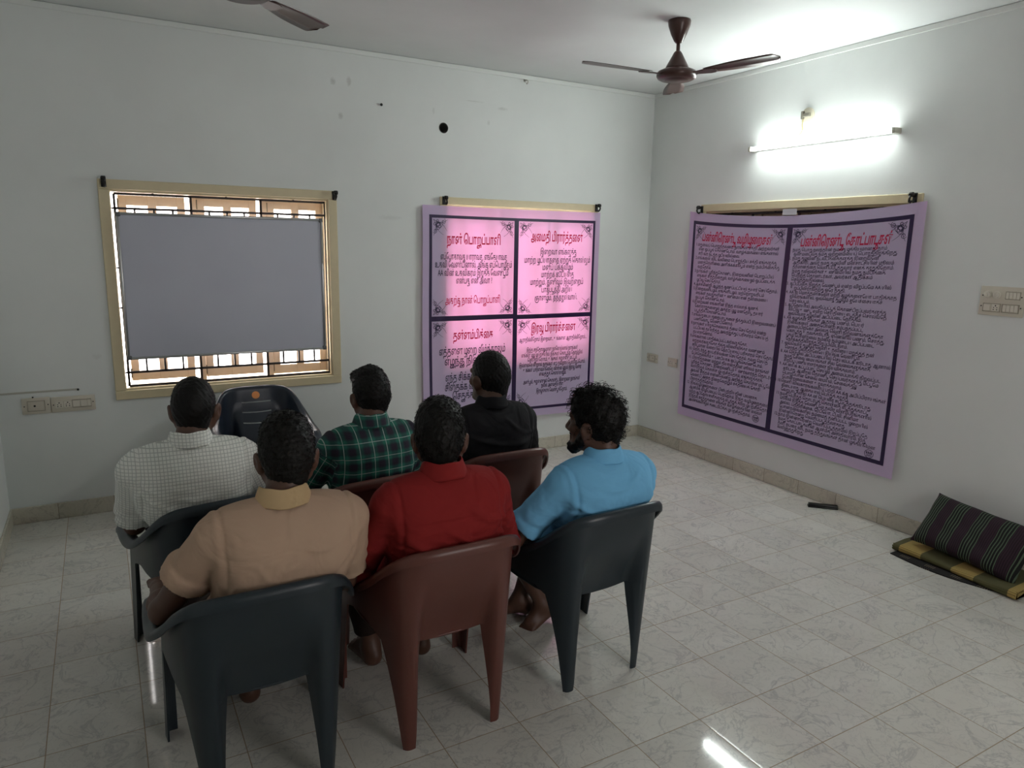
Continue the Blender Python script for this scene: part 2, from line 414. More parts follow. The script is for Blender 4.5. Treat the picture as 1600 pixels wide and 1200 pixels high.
def flush_text():
    bpy.context.view_layer.update()
    dg = bpy.context.evaluated_depsgraph_get(); acc = {}
    # the vowel sign u is set as a hook under the right end of its consonant
    def boxes(cv):
        out = []
        for sp in cv.splines:
            P = np.empty(len(sp.bezier_points)*3, np.float32); sp.bezier_points.foreach_get('co', P); P = P.reshape(-1, 3); out.append((P[:, 0].min(), P[:, 0].max(), P[:, 1].min(), P[:, 1].max(), len(P)))
        return out
    def move(sp, fn):
        n_ = len(sp.bezier_points); D = {}
        for at in ('co', 'handle_left', 'handle_right'):
            P = np.empty(n_*3, np.float32); sp.bezier_points.foreach_get(at, P); D[at] = fn(P.reshape(-1, 3).astype(np.float64)).astype(np.float32).ravel()
        for bp in sp.bezier_points: bp.handle_left_type = 'FREE'; bp.handle_right_type = 'FREE'
        for at, P in D.items(): sp.bezier_points.foreach_set(at, P)
        for at, P in D.items(): sp.bezier_points.foreach_set(at, P)
    ref = TEXTS[0][0]; rs, rb, ro, rsh = ref.data.size, ref.data.body, ref.data.offset, ref.data.shear
    ref.data.body = '\u0bc1'; ref.data.size = 1; ref.data.shear = 0; bpy.context.view_layer.update()
    sig = boxes(ref.evaluated_get(bpy.context.evaluated_depsgraph_get()).to_curve(bpy.context.evaluated_depsgraph_get()))
    ref.data.body, ref.data.size, ref.data.shear = rb, rs, rsh
    bpy.context.view_layer.update(); dg = bpy.context.evaluated_depsgraph_get()
    npts = [b_[4] for b_ in sig]; hgt = [b_[3]-b_[2] for b_ in sig]; adv = max(b_[1] for b_ in sig)
    for o, key, u, v, width, anchor, xs in TEXTS:
        oe = o.evaluated_get(dg); cv = oe.to_curve(dg).copy(); bx = boxes(cv); sz = o.data.size; i = 0; shift = 0.0; edge = None; hooks = []
        while i < len(bx):
            m_ = len(sig)
            hit = edge is not None and i+m_ <= len(bx) and all(bx[i+k][4] == npts[k] and abs((bx[i+k][3]-bx[i+k][2])/sz-hgt[k]) < .06*hgt[k]+.01 for k in range(m_))
            if hit:
                x0 = min(bx[i+k][0] for k in range(m_)); x1 = max(bx[i+k][1] for k in range(m_)); y0 = min(bx[i+k][2] for k in range(m_)); y1 = max(bx[i+k][3] for k in range(m_))
                hooks += range(i, i+m_)
                for k in range(m_): move(cv.splines[i+k], lambda P: np.stack([edge-(x1-P[:, 0])*.95+.01*sz, -.005*sz-(P[:, 1]-y0)*.95, P[:, 2]], 1))
                shift = x1-edge; i += m_; continue
            if shift: move(cv.splines[i], lambda P: P-np.array([shift, 0, 0]))
            edge = bx[i][1]-shift; i += 1
        cv.resolution_u = 2; cv.fill_mode = 'BOTH'; cv.dimensions = '2D'; cv.offset = o.data.offset
        cvs = [cv]
        if hooks:
            c2 = cv.copy(); cvs.append(c2); sp1, sp2 = list(cv.splines), list(c2.splines)
            for k in range(len(sp1)):
                if k in hooks: cv.splines.remove(sp1[k])
                else: c2.splines.remove(sp2[k])
        cos, fs = [], []; n = 0
        for cc in cvs:
            tmp = bpy.data.objects.new('lettering', cc); COL.objects.link(tmp); bpy.context.view_layer.update(); dg2 = bpy.context.evaluated_depsgraph_get()
            me = bpy.data.meshes.new_from_object(tmp.evaluated_get(dg2)); k = len(me.vertices); q = np.empty(k*3, np.float32); me.vertices.foreach_get('co', q); cos.append(q.reshape(-1, 3))
            fs += [tuple(i_+n for i_ in p.vertices) for p in me.polygons]; n += k
            bpy.data.objects.remove(tmp); bpy.data.curves.remove(cc); bpy.data.meshes.remove(me)
        dg = bpy.context.evaluated_depsgraph_get(); co = np.concatenate(cos)
        x0, x1 = co[:, 0].min(), co[:, 0].max(); k = xs if width is None else width/(x1-x0)
        x = (co[:, 0]-x0)*k; wd = (x1-x0)*k
        x = x+u-(wd/2 if anchor == 'C' else 0)
        V, Fc = acc.setdefault(key, ([], []))
        base = len(V); V += list(zip(x.tolist(), (co[:, 1]+v).tolist())); Fc += [tuple(i+base for i in f) for f in fs]
    for o, *_ in TEXTS:
        c = o.data; bpy.data.objects.remove(o); bpy.data.curves.remove(c)
    TEXTS.clear(); return acc
def scroll(V, Fc, cx, cy, sx, sy, k=1.0):
    """flourish in a panel corner, as flat ribbons"""
    def ribbon(pts, w):
        b = len(V)
        for i, (x, y) in enumerate(pts):
            x0, y0 = pts[max(i-1, 0)]; x1, y1 = pts[min(i+1, len(pts)-1)]
            L = math.hypot(x1-x0, y1-y0) or 1; nx, ny = -(y1-y0)/L, (x1-x0)/L; ww = w*(.35+.65*math.sin(PI*min(1, .12+i/len(pts)*.9)))
            V.append((cx+sx*k*(x+nx*ww), cy+sy*k*(y+ny*ww))); V.append((cx+sx*k*(x-nx*ww), cy+sy*k*(y-ny*ww)))
        for i in range(len(pts)-1): Fc.append((b+2*i, b+2*i+1, b+2*i+3, b+2*i+2))
    def spiral(x, y, r, a0, turns, d=1, n=26):
        return [(x+r*(1-.8*t/n)*math.cos(a0+d*turns*2*PI*t/n), y+r*(1-.8*t/n)*math.sin(a0+d*turns*2*PI*t/n)) for t in range(n+1)]
    for sw in (0, 1):
        q = (lambda p: [(y, x) for x, y in p]) if sw else (lambda p: p)
        ribbon(q([(.012+.125*t/20, .012+.022*math.sin(PI*t/20)) for t in range(21)]), .0022)
        ribbon(q(spiral(.10, .026, .02, -1.2, 1.3)), .0022)
        ribbon(q(spiral(.06, .05, .03, -.4, 1.4)), .0026)
        ribbon(q(spiral(.045, .022, .016, 2.6, 1.1, -1)), .0022)
        ribbon(q([(.03+.1*t/16, .05+.05*(t/16)**2-.02*math.sin(PI*t/16)) for t in range(17)]), .0018)
    ribbon(spiral(.05, .05, .022, 3.9, 1.2), .0026)

def flat(name, V, Fc, fn, mat, parent, lift):
    vs = [fn(u, v, lift) for u, v in V]
    me = bpy.data.meshes.new(name); me.from_pydata(vs, [], Fc); me.materials.append(mat); me.update()
    return link(name, me, parent)
def subdiv_quad(V, Fc, u0, u1, v0, v1, step=.05, skew=None):
    nu = max(1, int((u1-u0)/step)); nv = max(1, int((v1-v0)/step)); b = len(V)
    for j in range(nv+1):
        for i in range(nu+1):
            u, v = u0+(u1-u0)*i/nu, v0+(v1-v0)*j/nv
            if skew: u, v = skew(u, v)
            V.append((u, v))
    for j in range(nv):
        for i in range(nu): k = b+j*(nu+1)+i; Fc.append((k, k+1, k+nu+2, k+nu+1))
def banner_mat():
    m = N('lavender_vinyl'); co = m.coord()
    d = m.n('ShaderNodeBsdfDiffuse'); d.inputs[0].default_value = srgb(212, 200, 232)
    t = m.n('ShaderNodeBsdfTranslucent'); t.inputs[0].default_value = srgb(240, 150, 205)
    g = m.n('ShaderNodeBsdfGlossy'); g.inputs['Roughness'].default_value = .22; g.inputs[0].default_value = (1, 1, 1, 1)
    bp = m.n('ShaderNodeBump'); bp.inputs['Strength'].default_value = .25; bp.inputs['Distance'].default_value = .01
    m.l(m.noise(co, 7, 3, .5, .6), bp.inputs['Height']); m.l(bp.outputs[0], g.inputs['Normal'])
    a = m.n('ShaderNodeMixShader'); a.inputs[0].default_value = .26; m.l(d.outputs[0], a.inputs[1]); m.l(t.outputs[0], a.inputs[2])
    fr = m.n('ShaderNodeFresnel'); fr.inputs[0].default_value = 1.4
    c = m.n('ShaderNodeMixShader'); m.l(fr.outputs[0], c.inputs[0]); m.l(a.outputs[0], c.inputs[1]); m.l(g.outputs[0], c.inputs[2])
    m.l(c.outputs[0], m.out.inputs[0]); return m.m
VINYL = banner_mat()
INK = plain('violet_black_ink', srgb(40, 20, 66), .4); RED = plain('crimson_ink', srgb(206, 14, 78), .4); ORN = plain('ornament_ink', srgb(62, 48, 84), .4)

H1 = 'நான் பொறுப்பாளி|அமைதி பிரார்த்தனை|தன்னம்பிக்கை|இரவு பிரார்த்தனை'.split('|')
text('b1r0', H1[0], -1.73, 1.722, .098, .462, 'C', .022); text('b1r1', H1[1], -.972, 1.757, .098, .503, 'C', .022)
text('b1r2', H1[2], -1.731, .992, .092, .35, 'C', .022); text('b1r3', H1[3], -.985, 1.022, .092, .44, 'C', .022)
text('b1p', 'அதற்கு நான் பொறுப்பாளி', -1.735, 1.27, .075, .476, 'C', .012)
for s, u, v, w in (('எப்போதாவது யாராவது, எங்கேயாவது', -1.726, 1.605, .574), ('உதவி வேண்டினால், அங்கு எப்பொழுதும்', -1.726, 1.545, .664), ('AA வின் உதவிகரம் இருக்க வேண்டும்', -1.73, 1.483, .61), ('என்பது என் அவா ?', -1.726, 1.424, .312)):
    text('b1k0', s, u, v, .064, w, 'C', .012)
for s, u, v, w in (('இறைவா எங்களுக்கு', -.957, 1.652, .354), ('மாற்ற முடியாததை ஏற்றுக் கொள்ளும்', -.958, 1.585, .645), ('மனப் பக்குவமும்', -.96, 1.527, .30), ('மாற்றக் கூடியதை', -.96, 1.468, .32), ('மாற்றும், துணிவும் இவற்றைப்', -.962, 1.408, .52), ('பாகுபடுத்தி அறிய', -.965, 1.346, .30), ('ஞானமும், தந்தருள்வாய்.', -.968, 1.28, .42)):
    text('b1k1', s, u, v, .062, w, 'C', .014)
for s, u, v, w in (('எத்தனை முறை வீழ்ந்தாலும்', -2.023, .875, .58), ('எழுந்து நின்றுவிடு', -1.978, .795, .46), ('எந்த சிக்கலும் உன்னை', -1.973, .667, .5), ('சிதைக்க வந்தது அல்ல', -1.978, .59, .5), ('செதுக்க வந்தது', -1.913, .517, .36)):
    text('b1k2', s, u, v, .082, w, 'L', .014)
for s, u, v, w in (('ஆராதிக்கிறோம் இறைவா... உங்களை ஆராதிக்கிறோம்...', -.98, .945, .67), ('இந்த சந்தோஷமான நாளெல்லாம் நாங்கள்', -.988, .858, .51), ('எங்கள் முழு முயற்சியில் நீங்கள் கொடுத்த நேரத்தில்', -.986, .815, .61), ('செய்துள்ளோம். உங்கள் கருணை மட்டும்', -.985, .774, .49), ('இல்லையென்றால் நாங்கள் எஜ தவறாய் போயிருப்போம்.', -.98, .733, .66), ('உங்கள் பார்வையிலேயே காலை முதல் இரவு வரை', -.98, .69, .58), ('வைத்துக் கொள்ளவும்.', -.98, .65, .27), ('அன்பும், கருணையும் கொண்ட இறைவா நாங்கள்', -.983, .59, .57), ('நல்ல அமைதியான', -.983, .553, .22), ('இரவுக்காக வேண்டுகிறோம்.', -.985, .507, .31)):
    text('b1k3', s, u, v, .044, w, 'C', .014)
text('b2r0', 'பன்னிரெண்டு வழிமுறைகள்', 1.065, 1.792, .095, .70, 'C', .022, .22)
text('b2r1', 'பன்னிரெண்டு கோட்பாடுகள்', 1.99, 1.782, .098, .665, 'C', .022, .22)
LEFT = '''1.மதுவைப் பொறுத்தவரை, நாங்கள் சக்தி அற்றவர்கள்
 என ஒப்புக் கொண்டோம். வாழ்க்கையை எங்களால்
 சரி வர நடத்த முடியவில்லை.
2.எங்களை விட வலிமை பொருந்திய சக்தி எங்களுக்கு
 மனத்தெளிவை அளிக்கக்கூடும் என்ற நம்பிக்கைக்கு
 வந்தோம்.
3.நாங்கள் புரிந்துகொண்ட இறைவனின் பொறுப்பில்
 எங்கள் சித்தத்தையும், வாழ்க்கையையும் ஒப்படைக்க
 முடிவு செய்தோம்.
4.அச்சமின்றி ஆழ்ந்த குணப்பட்டியல் தயார் செய்தோம்.
5.இறைவனிடமும், எங்களிடமும், மற்றொருவரிடம்
 எங்கள் தவறுகளின் உண்மையான தன்மையை
 ஒப்புக் கொண்டோம்.
6.இறைவன் எங்களின் இந்த எல்லாக் குணக்
 கோளாறுகளையும் அகற்ற முழு மனதோடு தயார்
 படுத்திக் கொண்டோம்.
7.எங்களுடைய குறைபாடுகளை நீக்கும்படி இறைவனைப்
 பணிவோடு வேண்டினோம்.
8.நாங்கள் யாருக்கெல்லாம் தீமை செய்தோம் என்ற
 பட்டியல் தயாரித்து அவற்றுக்குப் பரிகாரம் செய்யத்
 தயாரானோம்.
9.எங்களால் பாதிக்கப்பட்டவர்களுக்கோ,
 மற்றவர்களுக்கோ தீங்கு விளைவிக்கா வண்ணம்
 கூடுமான வரையில் நேரடியாகப் பரிகாரம் செய்தோம்.
10. தொடர்ந்து சுயபரிசீலனை செய்தோம், தவறு செய்த
 போதெல்லாம் உடனடியாக ஒப்புக்கொண்டோம்.
11. பிரார்த்தனை மற்றும் தியானத்தின் மூலம் நாங்கள்
 புரிந்து கொண்ட இறைவனிடம் உணர்வார்ந்த தொடர்பை
 வளர்த்துக் கொள்ள முயற்சித்தோம், எங்களுக்காக
 அவன் சித்தம் என்னவென்று அறிந்து கொள்ள மட்டுமே
 வேண்டி அதை நிறைவேற்றும் சக்தியைக் கோரி
 பிரார்த்தித்தோம்.
12. இவ்வழிமுறைகளை பின்பற்றியதின் பலனாக
 ஆன்மீக விழிப்பைப் பெற்றோம். இந்த வழிமுறைகளை
 மற்ற குடிநோயாளிகளுக்கு எடுத்துக் கூற முயற்சித்தோம்.
 இந்தக் கருத்துகளை எங்கள் வாழ்க்கையின் எல்லா
 அம்சங்களிலும் கடைபிடிக்க முயற்சித்தோம்.'''.split('\n')
RIGHT = '''1. நமது பொது நலந்தான் நமக்கு முக்கியமானது. நாம்
 குணமடைவது நமது ஒற்றுமையைப் பொருத்திருக்கிறது.
2. நமது குழுவின் நடவடிக்கைகளுக்கு இறைவனே
 அதிகாரி. அவர் நமது குழுவின் மனசாட்சியின் மூலம்
 தீர்மானத்தை வெளிப்படுத்துவார் எனக் கருதுகிறோம்.
 நமது தலைவர்கள் உண்மையில் நமது நம்பிக்கை
 பெற்றத் தொண்டர்கள், அவர்கள் ஆதிக்கம்
 செலுத்துவதில்லை.
3. குடிப்பதை நிறுத்த வேண்டும் என்ற விருப்பமே AA யில்
 உறுப்பினராவதற்கு ஒரே தகுதி.
4. AA ஐ மொத்தமாகவோ மற்ற குழுக்களையோ பாதிக்காத
 விவரங்களில், ஒவ்வொரு குழுவும் சுயேச்சையாகச்
 செயல்படும்.
5. குடிநோயால் அவதிப்பட்டுக் கொண்டிருப்பவர்களுக்கு
 விடிவு உண்டு என்ற செய்தியை எடுத்துச் சொல்வதே
 ஒவ்வொரு குழுவின் அடிப்படை நோக்கம்.
6. AA குழுக்கள் தங்கள் ஆதரவு, பணம், பெயர்
 இவைகளை அதைபோன்ற சம்பந்தப்பட்ட
 அமைப்பிற்கோ அல்லது வெளி நிறுவனங்களுக்கோ
 கொடுத்து உதவக்கூடாது. ஏனெனில் பணம், சொத்து,
 புகழ் போன்றவை நம்மை நம்முடைய அடிப்படை
 நோக்கத்திலிருந்து திருப்பிவிடலாம்.
7. ஒவ்வொரு குழுவும் வெளி உதவியை மறுத்துத் தன்
 சொந்த பலத்தாலேயே இயங்க வேண்டும்.
8. AA தொழில் அடிப்படையில் செயல்படக் கூடாது. ஆனால்
 நமது சேவை மையங்கள் சில வேலைகளுக்காக
 சிறப்பு பணியாளர்களை நியமிக்கலாம்.
9. AA யைக் கட்டுப்பாடு செய்யும் அமைப்பாக்கி நிறுவப்பட
 கூடாது. ஆனால் தொண்டு செய்பவர்களுக்கு மட்டுமே
 பொறுப்பான சேவை மையம், சேவைக்குழு
 போன்றவைகளை உருவாக்கலாம்.
10.வெளி விவகாரங்களைப் பற்றி AA க்கு அபிப்பிராயங்கள்
 கிடையாது. ஆகையால் பொதுக் கருத்து
 வேறுபாடுகளில் AA ன் பெயரை ஈடுபடுத்தக்கூடாது.
11.நமது பொதுத் தொடர்புக் கொள்கை எடுத்துக்காட்டு
 மூலம் இருக்க வேண்டுமே தவிர விளம்பரங்களால்
 அல்ல. பத்திரிக்கை, ரேடியோ, டி.வி. சினிமா
 போன்றவைகளில் நம்மைத் தனிப்பட்ட முறையில்
 இன்னாரென்று வெளிப்படுத்தலாகாது.
12.நாம் இன்னாரென்று வெளிப்படுத்தாமல் இருப்பதே
 நமது கோட்பாடுகளின் ஆன்மீக அஸ்திவாரம். இது
 தனி நபரை விட நமது தத்துவங்கள் தான் முக்கியமென
 வலியுறுத்துகிறது.'''.split('\n')
for k, s in enumerate(LEFT):
    text('b2k0', s.strip(), .654+(.03 if s[0] == ' ' else 0), 1.748-k*.0357, .034, None, 'L', .006, 0, .88)
for k, s in enumerate(RIGHT):
    text('b2k1', s.strip(), 1.572+(.035 if s[0] == ' ' else 0), 1.745-k*.0310, .032, None, 'L', .006, 0, .87)
ACC = flush_text()

def banner1():
    x0, x1, z0, z1 = -2.158, -.547, .31, 1.997
    def fn(u, v, lift=0):
        s = (u-x0)/(x1-x0); t = (v-z0)/(z1-z0)
        d = .004*math.sin(9*s+2*t)*(1-.4*t)+.006*math.sin(3.1*s+.5)*(1-t)+.004*math.exp(-((s-.5*t-.35)/.05)**2)*math.sin(PI*t)
        edge = .004*math.cos(7*t)*(1-s)**6
        return (u+edge, -.030-d-lift, v-.004*math.sin(PI*s)*t+.004*math.sin(5*s)*(1-t)**4)
    V, Fc = [], []; subdiv_quad(V, Fc, x0, x1, z0, z1, .03)
    e = flat('printed_banner', V, Fc, fn, VINYL, None, 0); e.data.polygons.foreach_set('use_smooth', [True]*len(e.data.polygons))
    V, Fc = [], []
    t = .022
    bx0, bx1, bz0, bz1 = -2.105, -.594, .37, 1.93
    for q in ((bx0, bx1, bz1-t, bz1), (bx0, bx1, bz0, bz0+t), (bx0, bx0+t, bz0+t, bz1-t), (bx1-t, bx1, bz0+t, bz1-t), (-1.377, -1.337, bz0+t, bz1-t)): subdiv_quad(V, Fc, *q)
    subdiv_quad(V, Fc, bx0+t, -1.377, 1.138, 1.176); subdiv_quad(V, Fc, -1.337, bx1-t, 1.132, 1.168)
    flat('border', V, Fc, fn, INK, e, .0012)
    for k in range(4): flat('heading_lettering', *ACC['b1r%d' % k], fn, RED, e, .0014)
    flat('pledge_lettering', *ACC['b1p'], fn, RED, e, .0014)
    for k in range(4): flat('body_lettering', *ACC['b1k%d' % k], fn, INK, e, .0014)
    V, Fc = [], []
    for (a, c, lo, hi) in ((bx0+t, -1.377, 1.176, bz1-t), (-1.337, bx1-t, 1.168, bz1-t), (bx0+t, -1.377, bz0+t, 1.138), (-1.337, bx1-t, bz0+t, 1.132)):
        for (cx, sx) in ((a, 1), (c, -1)):
            for (cy, sy) in ((hi, -1), (lo, 1)): V, Fc = [], []; scroll(V, Fc, cx, cy, sx, sy, .95); flat('corner_ornament', V, Fc, fn, ORN, e, .0013)
    tag(e, 'backlit purple banner in four panels of Tamil prayers on the back wall', 'banner')
banner1()
def banner2():
    u0, u1, z0, z1 = .557, 2.505, .318, 2.012
    def fn(u, v, lift=0):
        s = (u-u0)/(u1-u0); t = (v-z0)/(z1-z0)
        sag = .058*math.sin(PI*min(1, s*1.02))**.8*max(0, t)**3
        d = .004*math.sin(8*s+1)*(.3+t)+.010*math.sin(PI*s)*t+.004*math.sin(3*s+4*t)*(1-t)
        u_ = u-.008*(1-t)*(1-s)+(.012*t*s-.008)*s
        return (-.030-d-lift, -u_, v-sag+.010*(1-t)*(1-s))
    V, Fc = [], []; subdiv_quad(V, Fc, u0, u1, z0, z1, .03)
    e = flat('printed_banner', V, Fc, fn, VINYL, None, 0); e.data.polygons.foreach_set('use_smooth', [True]*len(e.data.polygons))
    V, Fc = [], []; t = .026
    a, c, lo, hi = .605, 2.44, .388, 1.945
    for q in ((a, c, hi-t, hi), (a, c, lo, lo+t), (a, a+t, lo+t, hi-t), (c-t, c, lo+t, hi-t)): subdiv_quad(V, Fc, *q)
    subdiv_quad(V, Fc, 1.515, 1.56, lo+t, hi-t, .05, lambda u, v: (u+.02*((v-1.1)/.75), v))
    flat('border', V, Fc, fn, INK, e, .0012)
    for k in range(2): flat('heading_lettering', *ACC['b2r%d' % k], fn, RED, e, .0014)
    for k in range(2): flat('body_lettering', *ACC['b2k%d' % k], fn, INK, e, .0014)
    V, Fc = [], []
    for cx, sx in ((a+t, 1), (1.53, -1), (1.58, 1), (c-t, -1)): V, Fc = [], []; scroll(V, Fc, cx, hi-t, sx, -1, .95); flat('corner_ornament', V, Fc, fn, ORN, e, .0013)
    for cu, cv in ((1.40, .462), (2.335, .44)):
        V, Fc = [], []; n = 36
        for rx, ry, ox in ((.032, .028, 0),):
            b = len(V)
            for i in range(n):
                q = 2*PI*i/n; V.append((cu+rx*math.cos(q), cv+ry*math.sin(q))); V.append((cu+(rx-.0035)*math.cos(q), cv+(ry-.0035)*math.sin(q)))
            for i in range(n): k = (i+1) % n; Fc.append((b+2*i, b+2*i+1, b+2*k+1, b+2*k))
        for dx in (-.02, -.008, .004, .014):
            subdiv_quad(V, Fc, cu+dx, cu+dx+.007, cv-.002, cv+.014)
        for dz in (-.008, -.014): subdiv_quad(V, Fc, cu-.018, cu+.02, cv+dz-.0015, cv+dz+.0015)
        flat('printed_emblem', V, Fc, fn, INK, e, .0014)
    tag(e, 'large purple banner with two dense columns of Tamil text on the right wall', 'banner')
banner2()
b = MB(); b.box(-.056, -.0545, -1.615, -1.497, 1.958, 1.998); o = b.build('paper_tag', plain('white_paper', srgb(214, 214, 220), .6))
tag(o, 'small white paper tag clipped at the top of the two-column banner', 'paper tag')

# ------------------------------------------------------------------ tube light
def tube_light():
    e = empty('tube_light', (0, -1.713, 2.432))
    L = 1.12
    b = MB(); b.box(-.024, 0, -L/2, L/2, -.012, .012, .002); b.build('batten', plain('batten_white', srgb(220, 222, 220), .4), e)
    m = N('tube_glow'); em = m.n('ShaderNodeEmission'); em.inputs[0].default_value = (.92, 1.0, .96, 1); em.inputs[1].default_value = TUBE_POWER
    m.l(em.outputs[0], m.out.inputs[0])
    m2 = N('tube_glow_rear'); em2 = m2.n('ShaderNodeEmission'); em2.inputs[0].default_value = (.92, 1.0, .96, 1); em2.inputs[1].default_value = TUBE_POWER*.06
    m2.l(em2.outputs[0], m2.out.inputs[0])      # the LED strip inside shines to the front half of the tube
    b = MB(); b.tube([(-.052, -L/2+.02, 0), (-.052, L/2-.02, 0)], .0135, 20)
    b.mi = [1 if sum(b.v[i][0] for i in f)/len(f) > -.0572 else 0 for f in b.f]; b.build('glowing_tube', [m.m, m2.m], e, True)
    hm = plain('lamp_holder', srgb(196, 194, 180), .4)
    for s in (-1, 1):
        b = MB(); y = s*L/2; ya, yb = sorted((y-s*.018, y+s*.006)); b.box(-.07, -.001, ya, yb, -.017, .017, .005); autosmooth(b.build('end_holder', hm, e))
    tag(e, 'glowing fluorescent tube light mounted high on the right wall', 'light')
    j = empty('junction_plate', (0, -1.593, 2.612))
    b = MB(); b.lathe([(.052, 0), (.052, .006), (.046, .010), (.002, .011)], (0, 0, 0), 'x', 28)
    o = b.build('cover_plate', plain('ivory_plate', srgb(206, 200, 180), .4), j, True); o.scale = (-1, 1, 1)
    b = MB(); b.box(-.030, -.011, -.03, .028, -.008, .014, .003); b.box(-.032, -.012, .02, .036, -.022, .03, .003); b.build('connector', plain('grey_connector', srgb(120, 116, 104), .5), j)
    wy = plain('yellow_wire', srgb(196, 178, 96), .5); ww = plain('white_wire', srgb(214, 212, 206), .5)
    b = MB(); b.tube([(-.02, .022, -.02), (-.03, .018, -.06), (-.034, .008, -.09), (-.03, .02, -.11), (-.03, .05, -.13), (-.029, .07, -.165)], .003, 6); b.build('wire', wy, j, True)
    b = MB(); b.tube([(-.02, .03, -.02), (-.033, .028, -.05), (-.036, .018, -.085), (-.032, .002, -.115), (-.03, -.05, -.135), (-.029, -.10, -.165)], .0028, 6); b.build('wire', ww, j, True)
    tag(j, 'round ivory junction plate with loose wires above the tube light', 'junction plate')
tube_light()

# ------------------------------------------------------------------ ceiling fans
def fan(loc, rz, label):
    e = empty('ceiling_fan', loc, rz)
    BR = plain('brown_enamel', srgb(70, 44, 38), .3, 0, .5)
    b = MB(); b.lathe([(.005, 0), (.064, 0), (.066, -.006), (.062, -.03), (.045, -.075), (.026, -.112), (.016, -.122)], n=32); b.build('canopy', BR, e, True)
    b = MB(); b.lathe([(.011, -.12), (.011, -.185)], n=16); b.build('rod', BR, e, True)
    b = MB(); b.lathe([(.016, -.165), (.024, -.175), (.04, -.205), (.062, -.245), (.068, -.258), (.066, -.264), (.02, -.264)], n=32); b.build('lower_cover', BR, e, True)
    b = MB(); b.lathe([(.06, -.262), (.085, -.266), (.108, -.276), (.116, -.288), (.116, -.302), (.108, -.314), (.092, -.322), (.07, -.322), (.066, -.326), (.002, -.328)], n=48); b.build('motor_housing', BR, e, True)
    for k in range(3):
        a = k*2*PI/3
        R_ = Matrix.Rotation(a, 3, 'Z')
        b = MB(); rings = []
        N_ = 22
        for i in range(N_):
            t = i/(N_-1); r = .175+.425*t
            w = (.036+.030*math.sin(min(1, t*1.5)*PI/2))*(1 if t < .93 else math.sqrt(max(.05, 1-((t-.93)/.07)**2)))
            pit = math.radians(-8); z = -.292+.010*t
            ring = []
            for (cx, cz) in ((-1, .0), (-.5, .006), (0, .008), (.5, .006), (1, 0), (.5, .003), (0, .005), (-.5, .003)):
                y = cx*w; ring.append(tuple(R_ @ Vector((r, y*math.cos(pit), z+cz*1.0+y*math.sin(pit)))))
            rings.append(ring)
        b.loft(rings); bl = b.build('blade', BR, e, True)
        b = MB(); r_ = []
        for (r, w) in ((.10, .022), (.13, .02), (.16, .026), (.20, .034), (.23, .030), (.245, .012)):
            r_.append([tuple(R_ @ Vector((r, y, z))) for y, z in ((-w, -.299+w*.14), (w, -.299-w*.14), (w, -.295-w*.14), (-w, -.295+w*.14))])
        b.loft(r_); b.build('blade_arm', BR, bl)
    tag(e, label, 'ceiling fan', 'brown ceiling fans'); return e
fan((-1.24, -1.66, H), math.radians(80)-YAW, 'brown ceiling fan seen whole near the tube light')
fan((-3.66, -1.80, H), math.radians(45), 'brown ceiling fan cut off by the top edge above the whiteboard wall')

# ------------------------------------------------------------------ switch boards
def screw(b, x, z, r=.0035): b.lathe([(r, .009), (r, .011), (r*.3, .0115)], (x, 0, z), 'y', 10)
def board(label, loc, rz, w, h, items, cat='switch board', name='switch_board'):
    """items: ('key',x,z,w,h) ('socket',x,z) ('dial',x,z) ('screw',x,z) ('dot',x,z,r)"""
    e = empty(name, loc, rz)
    b = MB(); b.box(-w/2, w/2, -.010, 0, -h/2, h/2, .003); autosmooth(b.build('face_plate', WHITEP, e))
    for it in items:
        k, x, z = it[:3]
        if k == 'key':
            q = MB(); q.box(x-it[3]/2, x+it[3]/2, -.014, -.009, z-it[4]/2, z+it[4]/2, .002); q.build('switch_key', SWITCHK, e)
        if k == 'frame':
            q = MB(); t = .0025; a, c = it[3]/2, it[4]/2
            for bx in ((x-a, x+a, z+c-t, z+c), (x-a, x+a, z-c, z-c+t), (x-a, x-a+t, z-c, z+c), (x+a-t, x+a, z-c, z+c)): q.box(bx[0], bx[1], -.0125, -.009, bx[2], bx[3])
            q.build('module_frame', plain('module_edge', srgb(150, 142, 126), .5), e)
        if k == 'socket':
            q = MB(); q.box(x-.02, x+.02, -.0125, -.009, z-.02, z+.02, .002); so = q.build('socket', SWITCHK, e)
            q = MB()
            for dx, dz, r in ((0, .011, .0035), (-.0085, .001, .0026), (.0085, .001, .0026), (-.0085, -.010, .003), (.0085, -.010, .003)): q.lathe([(r, .0122), (r, .0128), (.0003, .0129)], (x+dx, 0, z+dz), 'y', 10)
            q.build('pin_hole', DARK, so)
        if k == 'dial':
            q = MB(); q.lathe([(.021, .009), (.021, .013), (.016, .015), (.015, .026), (.012, .028), (.0005, .028)], (x, 0, z), 'y', 24); q.box(x-.002, x+.002, -.031, -.026, z-.013, z+.013); autosmooth(q.build('regulator_dial', SWITCHK, e))
        if k == 'screw':
            q = MB(); screw(q, x, z); q.build('screw', BLACKM, e)
        if k == 'dot':
            q = MB(); q.lathe([(it[3], .0095), (it[3], .0105), (.0004, .0106)], (x, 0, z), 'y', 14); q.build('cable_hole', DARK, e)
    tag(e, label, cat); return e
board('blank plate with a cable hole, left one of the pair beside the whiteboard window', (-4.639, 0, .722), 0, .146, .098, [('screw', -.06, 0), ('screw', .06, .004), ('dot', -.008, 0, .006), ('frame', 0, 0, .09, .062)], 'wall plate', 'wall_plate')
board('switch board with two sockets, right one of the pair beside the whiteboard window', (-4.448, 0, .719), 0, .232, .094, [('screw', -.104, 0), ('screw', .104, .004), ('socket', -.074, 0), ('socket', -.03, 0), ('frame', .044, 0, .1, .05), ('key', .015, 0, .038, .04), ('key', .055, 0, .034, .04), ('key', .083, 0, .018, .04)])
